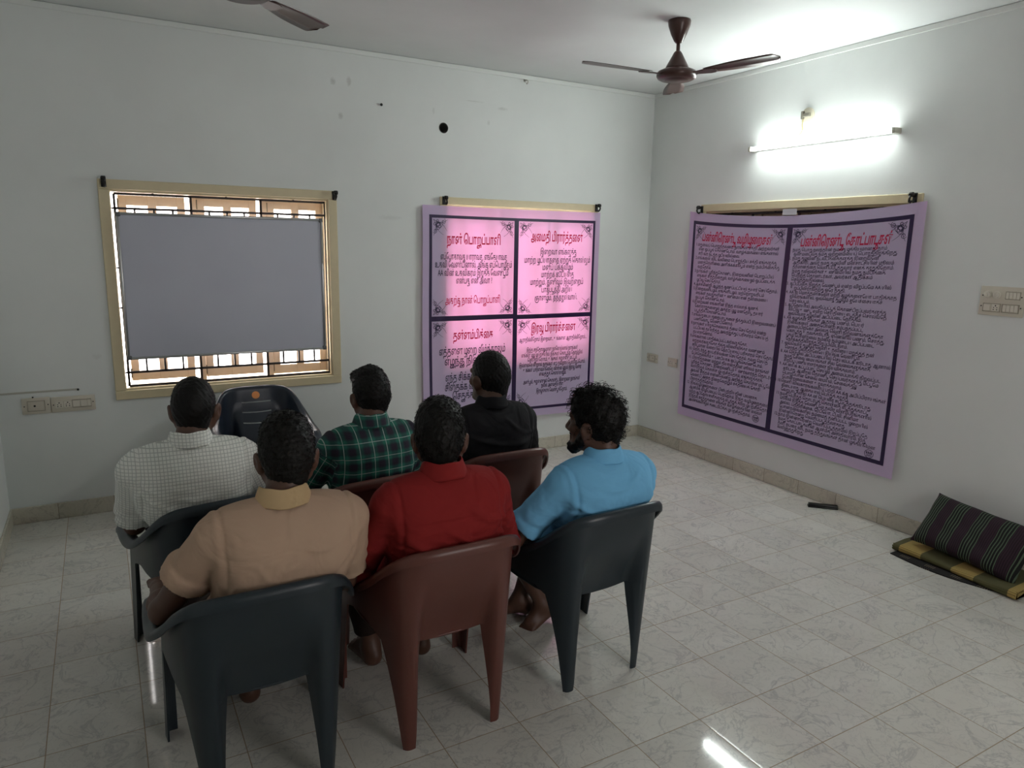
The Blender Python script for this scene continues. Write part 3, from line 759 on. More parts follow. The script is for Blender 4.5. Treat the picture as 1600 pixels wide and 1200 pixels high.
its = [('screw', -.098, .028), ('screw', .098, .028), ('screw', -.1, -.03), ('screw', .1, -.03), ('dial', -.072, .034), ('dial', -.026, .034), ('frame', .055, .034, .074, .042)]
its += [('key', .028+k*.018, .034, .0155, .036) for k in range(4)]
its += [('frame', -.045, -.036, .09, .046), ('key', -.07, -.036, .034, .036), ('socket', -.025, -.036), ('frame', .05, -.036, .086, .046)]
its += [('key', .02+k*.0195, -.036, .017, .036) for k in range(4)]
board('large switch panel with two round regulators on the right wall', (0, -2.971, 1.466), -PI/2, .226, .158, its)
board('small plate with one hole nearest the room corner', (0, -.157, .748), -PI/2, .142, .076, [('screw', -.06, 0), ('screw', .06, 0), ('dot', .012, .002, .004), ('frame', 0, 0, .08, .05)], 'wall plate', 'wall_plate')
board('small socket plate just left of the two-column banner', (0, -.42, .747), -PI/2, .112, .076, [('screw', -.048, 0), ('screw', .048, 0), ('socket', -.014, 0), ('key', .024, 0, .022, .036)], 'socket', 'socket_plate')
def nail(label, x, z, r=.007):
    b = MB(); b.lathe([(.002, -.01), (.002, .012), (r, .013), (r*.9, .016), (.0005, .017)], (x, 0, z), 'y', 12); tag(b.build('wall_nail', BLACKM, None, True), label, 'nail')
nail('black nail in the back wall up left of the pipe hole', -2.449, 2.661, .010)
nail('small nail in the back wall by the end of the old casing strip', -4.417, .805, .007)
nail('tiny nail above the blank wall plate at far left', -4.652, .776, .005)
b = MB(); b.tube([(-1.29, .0, 2.958), (-1.29, -.03, 2.958), (-1.29, -.045, 2.95), (-1.29, -.045, 2.935), (-1.29, -.032, 2.93), (-1.29, -.024, 2.938)], .004, 8); b.lathe([(.012, 0), (.012, .004), (.002, .005)], (-1.29, 0, 2.958), 'y', 14)
tag(b.build('wall_hook', plain('pale_hook', srgb(180, 178, 168), .4, .5), None, True), 'small pale hook at the top of the back wall under the ceiling casing', 'hook')

# ------------------------------------------------------------------ cushion, mats, case
def pillow():
    m = N('striped_cushion_cloth'); co = m.coord(); x, y, z = m.sep(co)
    p = m.math('FRACT', m.math('DIVIDE', m.math('ADD', x, 10.035), .125))
    grp = m.math('LESS_THAN', m.math('ABSOLUTE', m.math('SUBTRACT', p, .5)), .26)
    q = m.math('FRACT', m.math('MULTIPLY', p, 8.6)); ln = m.math('MULTIPLY', grp, m.math('LESS_THAN', q, .36))
    fine = m.math('FRACT', m.math('MULTIPLY', x, 95)); pur = m.math('LESS_THAN', fine, .45)
    base = m.mix(grp, m.mix(pur, srgb(48, 26, 40), srgb(30, 16, 26)), srgb(13, 12, 13))
    m.col(m.mix(ln, base, srgb(78, 94, 74))); m.set(Roughness=.9); m.bump(m.noise(co, 220, 2), .3, .001)
    b = MB(); nu, nv = 44, 28; a, c, T = .285, .165, .075
    top, bot = [], []
    for j in range(nv+1):
        for i in range(nu+1):
            u, v = -1+2*i/nu, -1+2*j/nv
            k = max(0, (1-u**4))**.5*max(0, (1-v**4))**.5
            px = u*a*(1-.06*(1-v*v)*abs(u)**3*0-.05*(1-abs(v)**2)*(abs(u)**6)); py = v*c*(1-.10*(1-u*u)*0-.09*(1-u**2)*(abs(v)**6))
            wr = .006*math.sin(u*9+v*3)*math.sin(v*7+1)
            top.append((px, py, T*k+wr*k)); bot.append((px, py, -T*.8*k))
    n = len(top); fs = []
    for j in range(nv):
        for i in range(nu):
            q_ = j*(nu+1)+i; fs.append((q_, q_+1, q_+nu+2, q_+nu+1)); fs.append((n+q_, n+q_+nu+1, n+q_+nu+2, n+q_+1))
    b.add(top+bot, fs)
    o = b.build('cushion', m.m, None, True)
    U = Vector((-.02, -1, -.07)).normalized(); V = Vector((.62, -.03, .80)); V = (V-U*V.dot(U)).normalized(); Wd = U.cross(V)
    mt = Matrix((U, V, Wd)).transposed().to_4x4(); mt.translation = Vector((-.165, -3.085, .186)); o.matrix_world = mt
    tag(o, 'dark purple cushion with green stripes leaning against the right wall', 'cushion')
pillow()
def mats():
    m = N('yellow_plaid_mat'); co = m.coord(); x, y, z = m.sep(co)
    p = m.math('FRACT', m.math('DIVIDE', m.math('ADD', y, 10.10), .30)); yl = m.math('LESS_THAN', p, .42)
    ln = m.math('LESS_THAN', m.math('FRACT', m.math('MULTIPLY', m.math('ADD', x, z), 62)), .28)
    c = m.mix(yl, srgb(84, 82, 50), srgb(170, 146, 84)); c = m.mix(m.math('MULTIPLY', ln, .6), c, srgb(66, 62, 34)); m.col(c); m.set(Roughness=.9)
    b = MB(); rings = []
    for i in range(25):
        t = i/24; y = -2.735-.675*t
        w0 = -.335+.012*math.sin(5*t)-.02*t; w1 = -.03; h = .036+.006*math.sin(7*t+1)
        r = [(w1, y, .006)]
        for k in range(9):
            a = PI/2*3-PI*k/8; r.append((w0+.016+.016*math.cos(a+0)*1.0, y+.004*math.sin(3*k), .006+h/2+h/2*math.sin(a)))
        r += [(-.22, y, .006+h+.004), (-.12, y, .006+h+.002), (w1, y, .006+h)]
        rings.append(r)
    b.loft(rings); o = b.build('folded_mat', m.m, None, True); autosmooth(o, 50)
    b = MB(); rings = []
    for i in range(4):
        t = i/3; y = -3.4102-.006*math.sin(t*PI)
        rings.append([(-.352, y, .008), (-.05, y, .008), (-.05, y, .040), (-.352, y, .040)])
    b.loft(rings); b.build('end_binding', plain('brick_binding', srgb(110, 62, 44), .8), o)
    tag(o, 'folded yellow and olive plaid mat under the striped cushion', 'mat')
    m = N('black_mat_cloth'); co = m.coord(); x, y, z = m.sep(co)
    ck = m.math('MULTIPLY', m.math('LESS_THAN', m.math('FRACT', m.math('MULTIPLY', y, 7)), .38), m.math('LESS_THAN', m.math('FRACT', m.math('MULTIPLY', y, 90)), .3))
    ck = m.math('MULTIPLY', ck, m.math('LESS_THAN', m.math('FRACT', m.math('MULTIPLY', x, 16)), .5))
    m.col(m.mix(ck, srgb(18, 16, 16), srgb(120, 110, 92))); m.set(Roughness=.9)
    b = MB(); rings = []
    for i in range(21):
        t = i/20; y = -2.758-.625*t; e_ = -.385-.045*math.sin(PI*min(1, t*1.1))+.05*t
        rings.append([(e_, y, .0008), (-.04, y, .0008), (-.04, y, .0055), (e_, y, .0055)])
    b.loft(rings); o = b.build('floor_mat', m.m); tag(o, 'thin black patterned mat spread flat beneath the folded yellow mat', 'mat')
mats()
def case():
    e = empty('narrow_case', (-.088, -2.075, 0), math.radians(-45))
    bm_ = plain('black_plastic', srgb(14, 14, 15), .35)
    b = MB(); b.box(-.095, .095, -.022, .022, 0, .012, .004); autosmooth(b.build('base', bm_, e))
    b = MB(); b.box(-.092, .095, -.021, .021, .0125, .026, .006); autosmooth(b.build('lid', bm_, e))
    tag(e, 'narrow black case lying on the floor by the right baseboard', 'case')
case()

# ------------------------------------------------------------------ plastic chairs
def crom(P, u):
    P = np.asarray(P, float); n = len(P); i = int(min(max(math.floor(u), 0), n-2)); t = u-i
    g = lambda k: P[k] if 0 <= k < n else (2*P[0]-P[1] if k < 0 else 2*P[-1]-P[-2])
    a, b_, c, d = g(i-1), g(i), g(i+1), g(i+2)
    return .5*((2*b_)+(-a+c)*t+(2*a-5*b_+4*c-d)*t*t+(-a+3*b_-3*c+d)*t**3)
TOPC = [(0, -.335, .748), (.115, -.33, .746), (.188, -.305, .732), (.228, -.255, .690), (.250, -.185, .628), (.262, -.10, .575), (.268, 0, .548), (.268, .10, .542), (.262, .195, .538), (.255, .25, .512), (.222, .262, .49)]
BOTC = [(0, -.225, 0), (.105, -.245, 0), (.165, -.258, 0), (.19, -.24, 0), (.205, -.20, 0), (.232, -.10, 0), (.255, 0, 0), (.262, .10, 0), (.27, .20, 0), (.27, .258, 0), (.222, .266, 0)]
UM = 9.8
def sm(a, b_, x):
    t = min(1, max(0, (x-a)/(b_-a))); return t*t*(3-2*t)
def chair_pt(u, z=None, g=None):
    s = 1 if u >= 0 else -1; T = crom(TOPC, abs(u)); B = crom(BOTC, abs(u))
    if abs(u) < 1: T = crom(TOPC, abs(u)); 
    if z is None: z = g*T[2]
    k = z/T[2]
    x = B[0]+(T[0]-B[0])*k; y = B[1]+(T[1]-B[1])*k
    rec = 1-sm(.95, 1.6, abs(u)); y += .07*rec*sm(.66, .36, z) if z < .66 else 0
    return Vector((s*x, y, z)), T
def nrm(u):
    e = .05; a, _ = chair_pt(min(UM, u+e), None, 1.0); b_, _ = chair_pt(max(-UM, u-e), None, 1.0); t = (a-b_); n = Vector((t.y, -t.x, 0)); n.normalize()
    return n
def plastic(name, c, r=.38):
    m = N(name); m.set(Base_Color=c, Roughness=r); m.bump(m.noise(m.coord(), 300, 2), .06, .001); return m.m
NAVY = plastic('navy_green_plastic', srgb(33, 44, 51)); MAROON = plastic('maroon_plastic', srgb(98, 56, 48)); BLUEK = plastic('dark_blue_plastic', srgb(38, 46, 58), .3)
def chair(mat, label, loc, rz, slits=False):
    e = empty('plastic_armchair', loc, rz)
    us = sorted(set([round(-UM+2*UM*i/132, 4) for i in range(133)]))
    if slits: us = sorted(set(us+[-.8, .8]))
    zb = .36
    def zbot(u):
        a = abs(u)
        if a < 1.25: return .368+.026*(a/1.25)**2
        if a < 4.2: return .394
        if a < 7.2: return .394+.04*math.sin(PI*(a-4.2)/3.0)
        return .394
    rows = [0, .1, .2, .3, .385, .405, .48, .565, .585, .66, .74, .76, .83, .9, .96, 1] if slits else [i/16 for i in range(17)]
    V, Fc = [], []; nu = len(us)
    for t in rows:
        for u in us:
            T = crom(TOPC, abs(u)); z = zbot(u)+(T[2]-zbot(u))*t
            V.append(chair_pt(u, z)[0])
    lip = [(.30, .005), (.62, .006), (.9, -.001), (1.0, -.009), (1.0, -.024)]
    for (f, dz) in lip:
        for u in us:
            a = abs(u); lw = .019+.024*sm(2.6, 5.5, a)-.012*sm(9.0, 9.8, a); p, T = chair_pt(u, crom(TOPC, a)[2])
            V.append(p+nrm(u)*lw*f+Vector((0, 0, dz*(1 if dz > 0 else 1))))
    R = len(rows)+len(lip)
    for j in range(R-1):
        for i in range(nu-1):
            if slits and j+1 < len(rows) and abs(rows[j+1]-rows[j]-.02) < 1e-6 and abs(us[i]) < .85 and us[i] >= -.82 and us[i+1] <= .82: continue
            k = j*nu+i; Fc.append((k, k+1, k+nu+1, k+nu))
    me = bpy.data.meshes.new('shell'); me.from_pydata([tuple(v) for v in V], [], Fc); me.materials.append(mat); me.polygons.foreach_set('use_smooth', [True]*len(Fc))
    o = link('shell', me, e); md = o.modifiers.new('wall', 'SOLIDIFY'); md.thickness = .0065; md.offset = -1; es = o.modifiers.new('crisp', 'EDGE_SPLIT'); es.split_angle = 1.1
    for (uc0, uc1, ub0, ub1) in ((1.05, 4.2, 1.62, 2.9), (7.15, UM, 7.95, UM)):
        for s in (1, -1):
            V, Fc = [], []; nr, nc = 22, 17
            for j in range(nr+1):
                z = .394*(1-j/nr); k = (j/nr)**.95
                a, c = uc0+(ub0-uc0)*k, uc1+(ub1-uc1)*k
                for i in range(nc):
                    u = a+(c-a)*i/(nc-1); zz = z
                    if j == 0: zz = zbot(u)
                    p = chair_pt(s*u, zz)[0]
                    V.append(tuple(p))
            for j in range(nr):
                for i in range(nc-1):
                    q = j*nc+i; f = (q, q+nc, q+nc+1, q+1); Fc.append(f if s > 0 else f[::-1])
            me = bpy.data.meshes.new('leg'); me.from_pydata(V, [], Fc); me.materials.append(mat); me.polygons.foreach_set('use_smooth', [True]*len(Fc))
            o = link('leg', me, e); md = o.modifiers.new('wall', 'SOLIDIFY'); md.thickness = .0065; md.offset = -1; es = o.modifiers.new('crisp', 'EDGE_SPLIT'); es.split_angle = 1.1
    # seat pan with rolled front edge
    V, Fc = [], []; ny, nx = 18, 16
    for j in range(ny+1):
        t = j/ny; y = -.215+.49*min(t, .93)/.93; drop = 0
        hw = float(np.interp(y, [-.22, -.17, -.1, 0, .1, .2, .26], [.17, .205, .232, .247, .252, .250, .238]))
        z0 = .392+.016*sm(-.2, .2, y)
        if t > .93: drop = .045*(t-.93)/.07
        for i in range(nx+1):
            x = -1+2*i/nx; V.append((x*hw, y+(.006 if drop else 0), z0-.014*(1-x*x)*(1-sm(.15, .27, y))-drop+(-.006 if abs(y-.275) < .02 and not drop else 0)))
    for j in range(ny):
        for i in range(nx): q = j*(nx+1)+i; Fc.append((q, q+1, q+nx+2, q+nx+1))
    me = bpy.data.meshes.new('seat'); me.from_pydata(V, [], Fc); me.materials.append(mat); me.polygons.foreach_set('use_smooth', [True]*len(Fc))
    o = link('seat', me, e); md = o.modifiers.new('wall', 'SOLIDIFY'); md.thickness = .007
    if slits:
        b = MB(); p = chair_pt(0, .70)[0]; b.lathe([(.0005, .0105), (.024, .0105), (.0255, .009), (.0255, .005)], (0, 0, 0), 'y', 28)
        o = b.build('round_sticker', plain('orange_sticker', srgb(238, 150, 80), .35), e)
        o.matrix_parent_inverse.identity(); o.location = (0, p.y, .698); o.rotation_euler = (math.radians(-16), 0, PI)
    tag(e, label, 'chair', 'plastic armchairs'); return e
D2 = math.radians
CH = {'white': ((-3.935, -1.96, 0), D2(8)), 'plaid': ((-3.31, -1.97, 0), D2(6)), 'black': ((-2.61, -1.87, 0), D2(0)),
      'beige': ((-3.90, -2.755, 0), D2(0)), 'red': ((-3.277, -2.737, 0), D2(0)), 'blue': ((-2.615, -2.715, 0), D2(2))}
chair(NAVY, 'dark navy armchair under the man in the white checked shirt', *CH['white'])
chair(MAROON, 'maroon armchair under the man in the green plaid shirt', *CH['plaid'])
chair(MAROON, 'maroon armchair under the man in the black shirt', *CH['black'])
chair(NAVY, 'dark navy armchair under the man in the beige polo, nearest the camera', *CH['beige'])
chair(MAROON, 'maroon armchair under the man in the red shirt', *CH['red'])
chair(NAVY, 'dark navy armchair under the man in the light blue polo', *CH['blue'])
chair(BLUEK, 'empty dark blue armchair with orange sticker facing the room under the whiteboard', (-3.41, -.43, 0), PI+D2(-2), True)

# ------------------------------------------------------------------ implicit-surface modelling for people
class Field:
    def __init__(s, lo, hi, vox):
        s.lo = np.array(lo, np.float32); s.vox = vox
        s.n = np.ceil((np.array(hi)-s.lo)/vox).astype(int)+1
        s.F = np.full(s.n, .5, np.float32)
    def _box(s, lo, hi):
        a = np.clip(np.floor((np.array(lo)-s.lo)/s.vox).astype(int), 0, s.n-1); b_ = np.clip(np.ceil((np.array(hi)-s.lo)/s.vox).astype(int)+1, 1, s.n)
        sl = tuple(slice(int(i), int(j)) for i, j in zip(a, b_))
        ax = [s.lo[k]+s.vox*np.arange(a[k], b_[k], dtype=np.float32) for k in range(3)]
        return sl, ax[0][:, None, None], ax[1][None, :, None], ax[2][None, None, :]
    def op(s, dfun, lo, hi, k=.02, mode='add', cuts=()):
        m = k+3*s.vox
        sl, X, Y, Z = s._box(np.array(lo)-m, np.array(hi)+m)
        f = s.F[sl]
        if f.size == 0: return
        d = dfun(X, Y, Z).astype(np.float32)
        for (p, n) in cuts: d = np.maximum(d, (X-p[0])*n[0]+(Y-p[1])*n[1]+(Z-p[2])*n[2])
        if mode == 'add':
            h = np.clip(k-np.abs(f-d), 0, None)/max(k, 1e-6); s.F[sl] = np.minimum(f, d)-h*h*k*.25
        elif mode == 'sub':
            d = -d; h = np.clip(k-np.abs(f-d), 0, None)/max(k, 1e-6); s.F[sl] = np.maximum(f, d)+h*h*k*.25
        elif mode == 'and': s.F = s.F
    def cone(s, a, b_, ra, rb, k=.02, mode='add', cuts=(), sx=1, sy=1):
        """tapered capsule; sx, sy stretch it about its own axis points"""
        a = np.array(a, float); b_ = np.array(b_, float)
        sc = np.array([sx, sy, 1.0]); c = (a+b_)/2
        A, B = (a-c)/sc, (b_-c)/sc; ba = B-A; L2 = float(ba@ba)+1e-12
        def d(X, Y, Z):
            x, y, z = (X-c[0])/sx-A[0], (Y-c[1])/sy-A[1], (Z-c[2])-A[2]
            t = np.clip((x*ba[0]+y*ba[1]+z*ba[2])/L2, 0, 1)
            return (np.sqrt((x-t*ba[0])**2+(y-t*ba[1])**2+(z-t*ba[2])**2)-(ra+(rb-ra)*t))*min(sx, sy, 1)
        r = max(ra, rb)*np.array([sx, sy, 1]); s.op(d, np.minimum(a, b_)-r, np.maximum(a, b_)+r, k, mode, cuts)
    def ell(s, c, r, R=None, k=.02, mode='add', cuts=()):
        c = np.array(c, float); r = np.array(r, float); R = np.eye(3) if R is None else np.array(R)
        def d(X, Y, Z):
            x, y, z = X-c[0], Y-c[1], Z-c[2]
            q = [(x*R[0, i]+y*R[1, i]+z*R[2, i])/r[i] for i in range(3)]
            k0 = np.sqrt(q[0]**2+q[1]**2+q[2]**2)
            k1 = np.sqrt((q[0]/r[0])**2+(q[1]/r[1])**2+(q[2]/r[2])**2)+1e-9
            return k0*(k0-1)/k1
        e = np.abs(R) @ r; s.op(d, c-e, c+e, k, mode, cuts)
    def cut_all(s, p, n):
        ax = [s.lo[k]+s.vox*np.arange(s.n[k], dtype=np.float32) for k in range(3)]
        s.F = np.maximum(s.F, (ax[0][:, None, None]-p[0])*n[0]+(ax[1][None, :, None]-p[1])*n[1]+(ax[2][None, None, :]-p[2])*n[2])
    def mesh(s):
        F = s.F; F[0] = F[-1] = .5; F[:, 0] = F[:, -1] = .5; F[:, :, 0] = F[:, :, -1] = .5
        I = F < 0; c = [I[i:I.shape[0]-1+i, j:I.shape[1]-1+j, k:I.shape[2]-1+k] for i in (0, 1) for j in (0, 1) for k in (0, 1)]
        cnt = sum(x.astype(np.int8) for x in c); act = np.argwhere((cnt > 0) & (cnt < 8))
        idx = np.full(cnt.shape, -1, np.int32); idx[tuple(act.T)] = np.arange(len(act))
        cv = {}
        for i in (0, 1):
            for j in (0, 1):
                for k in (0, 1): cv[i, j, k] = F[act[:, 0]+i, act[:, 1]+j, act[:, 2]+k]
        P = np.zeros((len(act), 3)); m = np.zeros(len(act))
        for ax in range(3):
            for p in (0, 1):
                for q in (0, 1):
                    a = [0, 0, 0]; o = [x for x in range(3) if x != ax]; a[o[0]] = p; a[o[1]] = q; b_ = list(a); b_[ax] = 1
                    fa, fb = cv[tuple(a)], cv[tuple(b_)]; hit = (fa < 0) != (fb < 0)
                    t = np.where(hit, fa/np.where(hit, fa-fb, 1), 0)
                    for d in range(3): P[:, d] += np.where(hit, a[d]+(t if d == ax else 0), 0)
                    m += hit
        P = act+P/m[:, None]
        V = s.lo+P*s.vox
        Q = []
        for ax in range(3):
            o = [(1, 2), (2, 0), (0, 1)][ax]
            sl0 = [slice(None)]*3; sl1 = [slice(None)]*3; sl0[ax] = slice(0, -1); sl1[ax] = slice(1, None)
            A, B = I[tuple(sl0)], I[tuple(sl1)]
            for flip in (0, 1):
                e = np.argwhere((A & ~B) if flip == 0 else (~A & B))
                e = e[(e[:, o[0]] > 0) & (e[:, o[1]] > 0)]
                def cell(d0, d1):
                    q = e.copy(); q[:, o[0]] -= d0; q[:, o[1]] -= d1; q = np.minimum(q, np.array(idx.shape)-1); return idx[tuple(q.T)]
                quad = np.stack([cell(1, 1), cell(0, 1), cell(0, 0), cell(1, 0)], 1)
                Q.append(quad if flip == 0 else quad[:, ::-1])
        Q = np.concatenate(Q); Q = Q[(Q >= 0).all(1)]
        return V.astype(np.float32), Q.astype(np.int32)
def vnormals(V, Q):
    n = np.cross(V[Q[:, 2]]-V[Q[:, 0]], V[Q[:, 3]]-V[Q[:, 1]]); out = np.zeros_like(V)
    for i in range(4): np.add.at(out, Q[:, i], n)
    return out/(np.linalg.norm(out, axis=1, keepdims=True)+1e-9)
def relax(V, Q, it=1, w=.5):
    for _ in range(it):
        acc = np.zeros_like(V); c = np.zeros(len(V), np.float32)
        for i in range(4):
            for j in (1, 3): np.add.at(acc, Q[:, i], V[Q[:, (i+j) % 4]]); np.add.at(c, Q[:, i], 1)
        V = V*(1-w)+w*acc/np.maximum(c, 1)[:, None]
    return V
def qmesh(name, V, Q, mat, parent=None, attrs=None):
    me = bpy.data.meshes.new(name); me.vertices.add(len(V)); me.vertices.foreach_set('co', V.astype(np.float32).ravel())
    me.loops.add(Q.size); me.loops.foreach_set('vertex_index', Q.ravel()); me.polygons.add(len(Q))
    me.polygons.foreach_set('loop_start', np.arange(0, Q.size, 4, dtype=np.int32))
    for k, a in (attrs or {}).items():
        at = me.attributes.new(k, 'FLOAT', 'POINT'); at.data.foreach_set('value', a.astype(np.float32))
    me.update(calc_edges=True); me.polygons.foreach_set('use_smooth', [True]*len(Q)); me.materials.append(mat)
    return link(name, me, parent)
_wd = rng.normal(size=(40, 3)); _wp = rng.uniform(0, 6.28, 40)
def wob(V, scale, o=0, n=7):
    r = np.zeros(len(V))
    for i in range(n): r += np.sin(V @ (_wd[(o+i) % 40]*scale)+_wp[(o+i) % 40])
    return r/n**.5
def rotm(yaw=0, pitch=0, roll=0):
    return np.array((Matrix.Rotation(yaw, 3, 'Z') @ Matrix.Rotation(pitch, 3, 'X') @ Matrix.Rotation(roll, 3, 'Y')))

# ------------------------------------------------------------------ people
SKIN = N('brown_skin'); SKIN.col(SKIN.mix(SKIN.noise(SKIN.coord(), 14, 4), srgb(80, 54, 42), srgb(98, 67, 53))); SKIN.set(Roughness=.48); SKIN.bump(SKIN.noise(SKIN.coord(), 260, 2), .12, .001); SKIN = SKIN.m
HAIRM = plain('black_hair', srgb(13, 11, 10), .55, 0, .25, 120, .4)
EYEW = plain('eye_white', srgb(210, 204, 196), .25); EYED = plain('dark_iris', srgb(26, 18, 14), .2)
def cloth(name, c, nb=.25):
    m = N(name); co = m.coord(); n = m.noise(co, 6, 3)
    m.col(m.mix(n, tuple(x*.93 for x in c[:3])+(1,), tuple(min(1, x*1.05) for x in c[:3])+(1,))); m.set(Roughness=.85); m.b.inputs['Specular IOR Level'].default_value = .2
    m.bump(m.math('ADD', m.noise(co, 6.5, 2, .45, 1.8), m.math('MULTIPLY', m.noise(co, 380, 2), .02)), .5, .022); return m.m
def check_cloth():
    m = N('white_check_cotton'); u = m.attr('cu')[2]; v = m.attr('cv')[2]
    def ln(a, p, w): return m.math('LESS_THAN', m.math('ABSOLUTE', m.math('SUBTRACT', m.math('FRACT', m.math('DIVIDE', m.math('ADD', a, 5), p)), .5)), w)
    g = m.math('MAXIMUM', ln(u, .0125, .10), ln(v, .0125, .10))
    m.col(m.mix(m.math('MULTIPLY', g, .45), srgb(240, 242, 236), srgb(120, 128, 124))); m.set(Roughness=.85); m.bump(m.noise(m.coord(), 6.5, 2, .45, 1.8), .45, .022); return m.m
def plaid_cloth():
    m = N('green_plaid_cotton'); u = m.attr('cu')[2]; v = m.attr('cv')[2]; P = .062
    def fr(a): return m.math('FRACT', m.math('DIVIDE', m.math('ADD', a, 5), P))
    def band(a):
        d = m.math('ABSOLUTE', m.math('SUBTRACT', fr(a), .5)); r = m.n('ShaderNodeMapRange'); m.l(d, r.inputs[0]); r.inputs[1].default_value = .32; r.inputs[2].default_value = .16; return r.outputs[0]
    def white(a): return m.math('GREATER_THAN', m.math('ABSOLUTE', m.math('SUBTRACT', fr(a), .5)), .478)
    bu, bv = band(u), band(v)
    c = m.mix(m.math('MULTIPLY', bu, .55), srgb(34, 108, 92), srgb(30, 28, 50)); c = m.mix(m.math('MULTIPLY', bv, .60), c, srgb(24, 24, 44))
    c = m.mix(m.math('MULTIPLY', m.math('MULTIPLY', bu, bv), .7), c, srgb(44, 22, 46))
    c = m.mix(m.math('MULTIPLY', m.math('MAXIMUM', white(u), m.math('MULTIPLY', white(v), .8)), .9), c, srgb(176, 190, 186))
    m.col(c); m.set(Roughness=.85); m.bump(m.noise(m.coord(), 6.5, 2, .45, 1.8), .45, .022); return m.m

def lerp(a, b_, t): return np.array(a, float)*(1-t)+np.array(b_, float)*t
def hand(F, Wp, d, n, side, curl=.5):
    """five fingers from wrist Wp along d, palm facing n; side +1 right hand"""
    d = np.array(d, float); d /= np.linalg.norm(d); n = np.array(n, float); n -= d*(n@d); n /= np.linalg.norm(n)
    x = np.cross(d, n)*side   # towards the thumb when palm faces n
    kn = []
    for i, (off, L) in enumerate(((.026, .072), (.009, .076), (-.009, .073), (-.026, .066))):
        K = Wp+d*L+x*off; kn.append(K)
        F.cone(Wp+d*.012+x*off*.55, K, .0135, .0105, .012)
    for i, (K, ls) in enumerate(zip(kn, ((.036, .024, .018), (.040, .027, .019), (.037, .025, .018), (.029, .019, .016)))):
        p = K; a = 0
        for j, L in enumerate(ls):
            a += curl*(.55, .75, .5)[j]; dr = d*math.cos(a)+n*math.sin(a)+x*(.05*(1.5-i)*.4)
            q = p+dr*L; F.cone(p, q, .0094-.0009*j, .0086-.0009*j, .004); p = q
    t0 = Wp+d*.022+x*.024; t1 = t0+d*.026+x*.022+n*.012; t2 = t1+d*.028+x*.008+n*.010; t3 = t2+d*.020+n*.006
    F.cone(t0, t1, .0145, .011, .012); F.cone(t1, t2, .0105, .0095, .004); F.cone(t2, t3, .0094, .008, .003)
def foot(F, A, d, side, pitch=0):
    """ankle A, forward d (horizontal unit); pitch>0 lifts the heel"""
    d = np.array(d, float); d /= np.linalg.norm(d); up_ = np.array([0, 0, 1.]); dd = d*math.cos(pitch)-up_*math.sin(pitch); uu = up_*math.cos(pitch)+d*math.sin(pitch)
    x = np.cross(dd, uu)
    P = lambda a, b_, c: A+dd*a+x*b_*side+uu*c
    F.cone(P(-.03, 0, -.05), P(-.035, 0, -.035), .030, .027, .02); F.cone(P(0, 0, 0), P(-.015, 0, -.04), .034, .034, .02)
    F.cone(P(0, 0, -.012), P(.10, -.006, -.048), .034, .024, .025); F.cone(P(-.02, .014, -.055), P(.10, .022, -.060), .022, .018, .02)
    for i, (b_, L, r) in enumerate(((-.028, .165, .0125), (-.008, .163, .0095), (.008, .155, .009), (.022, .145, .0085), (.034, .132, .008))):
        F.cone(P(.10, b_*.8, -.058), P(L-.015, b_, -.064), r+.004, r, .008); F.cone(P(L-.015, b_, -.064), P(L, b_, -.067), r, r*.9, .004)

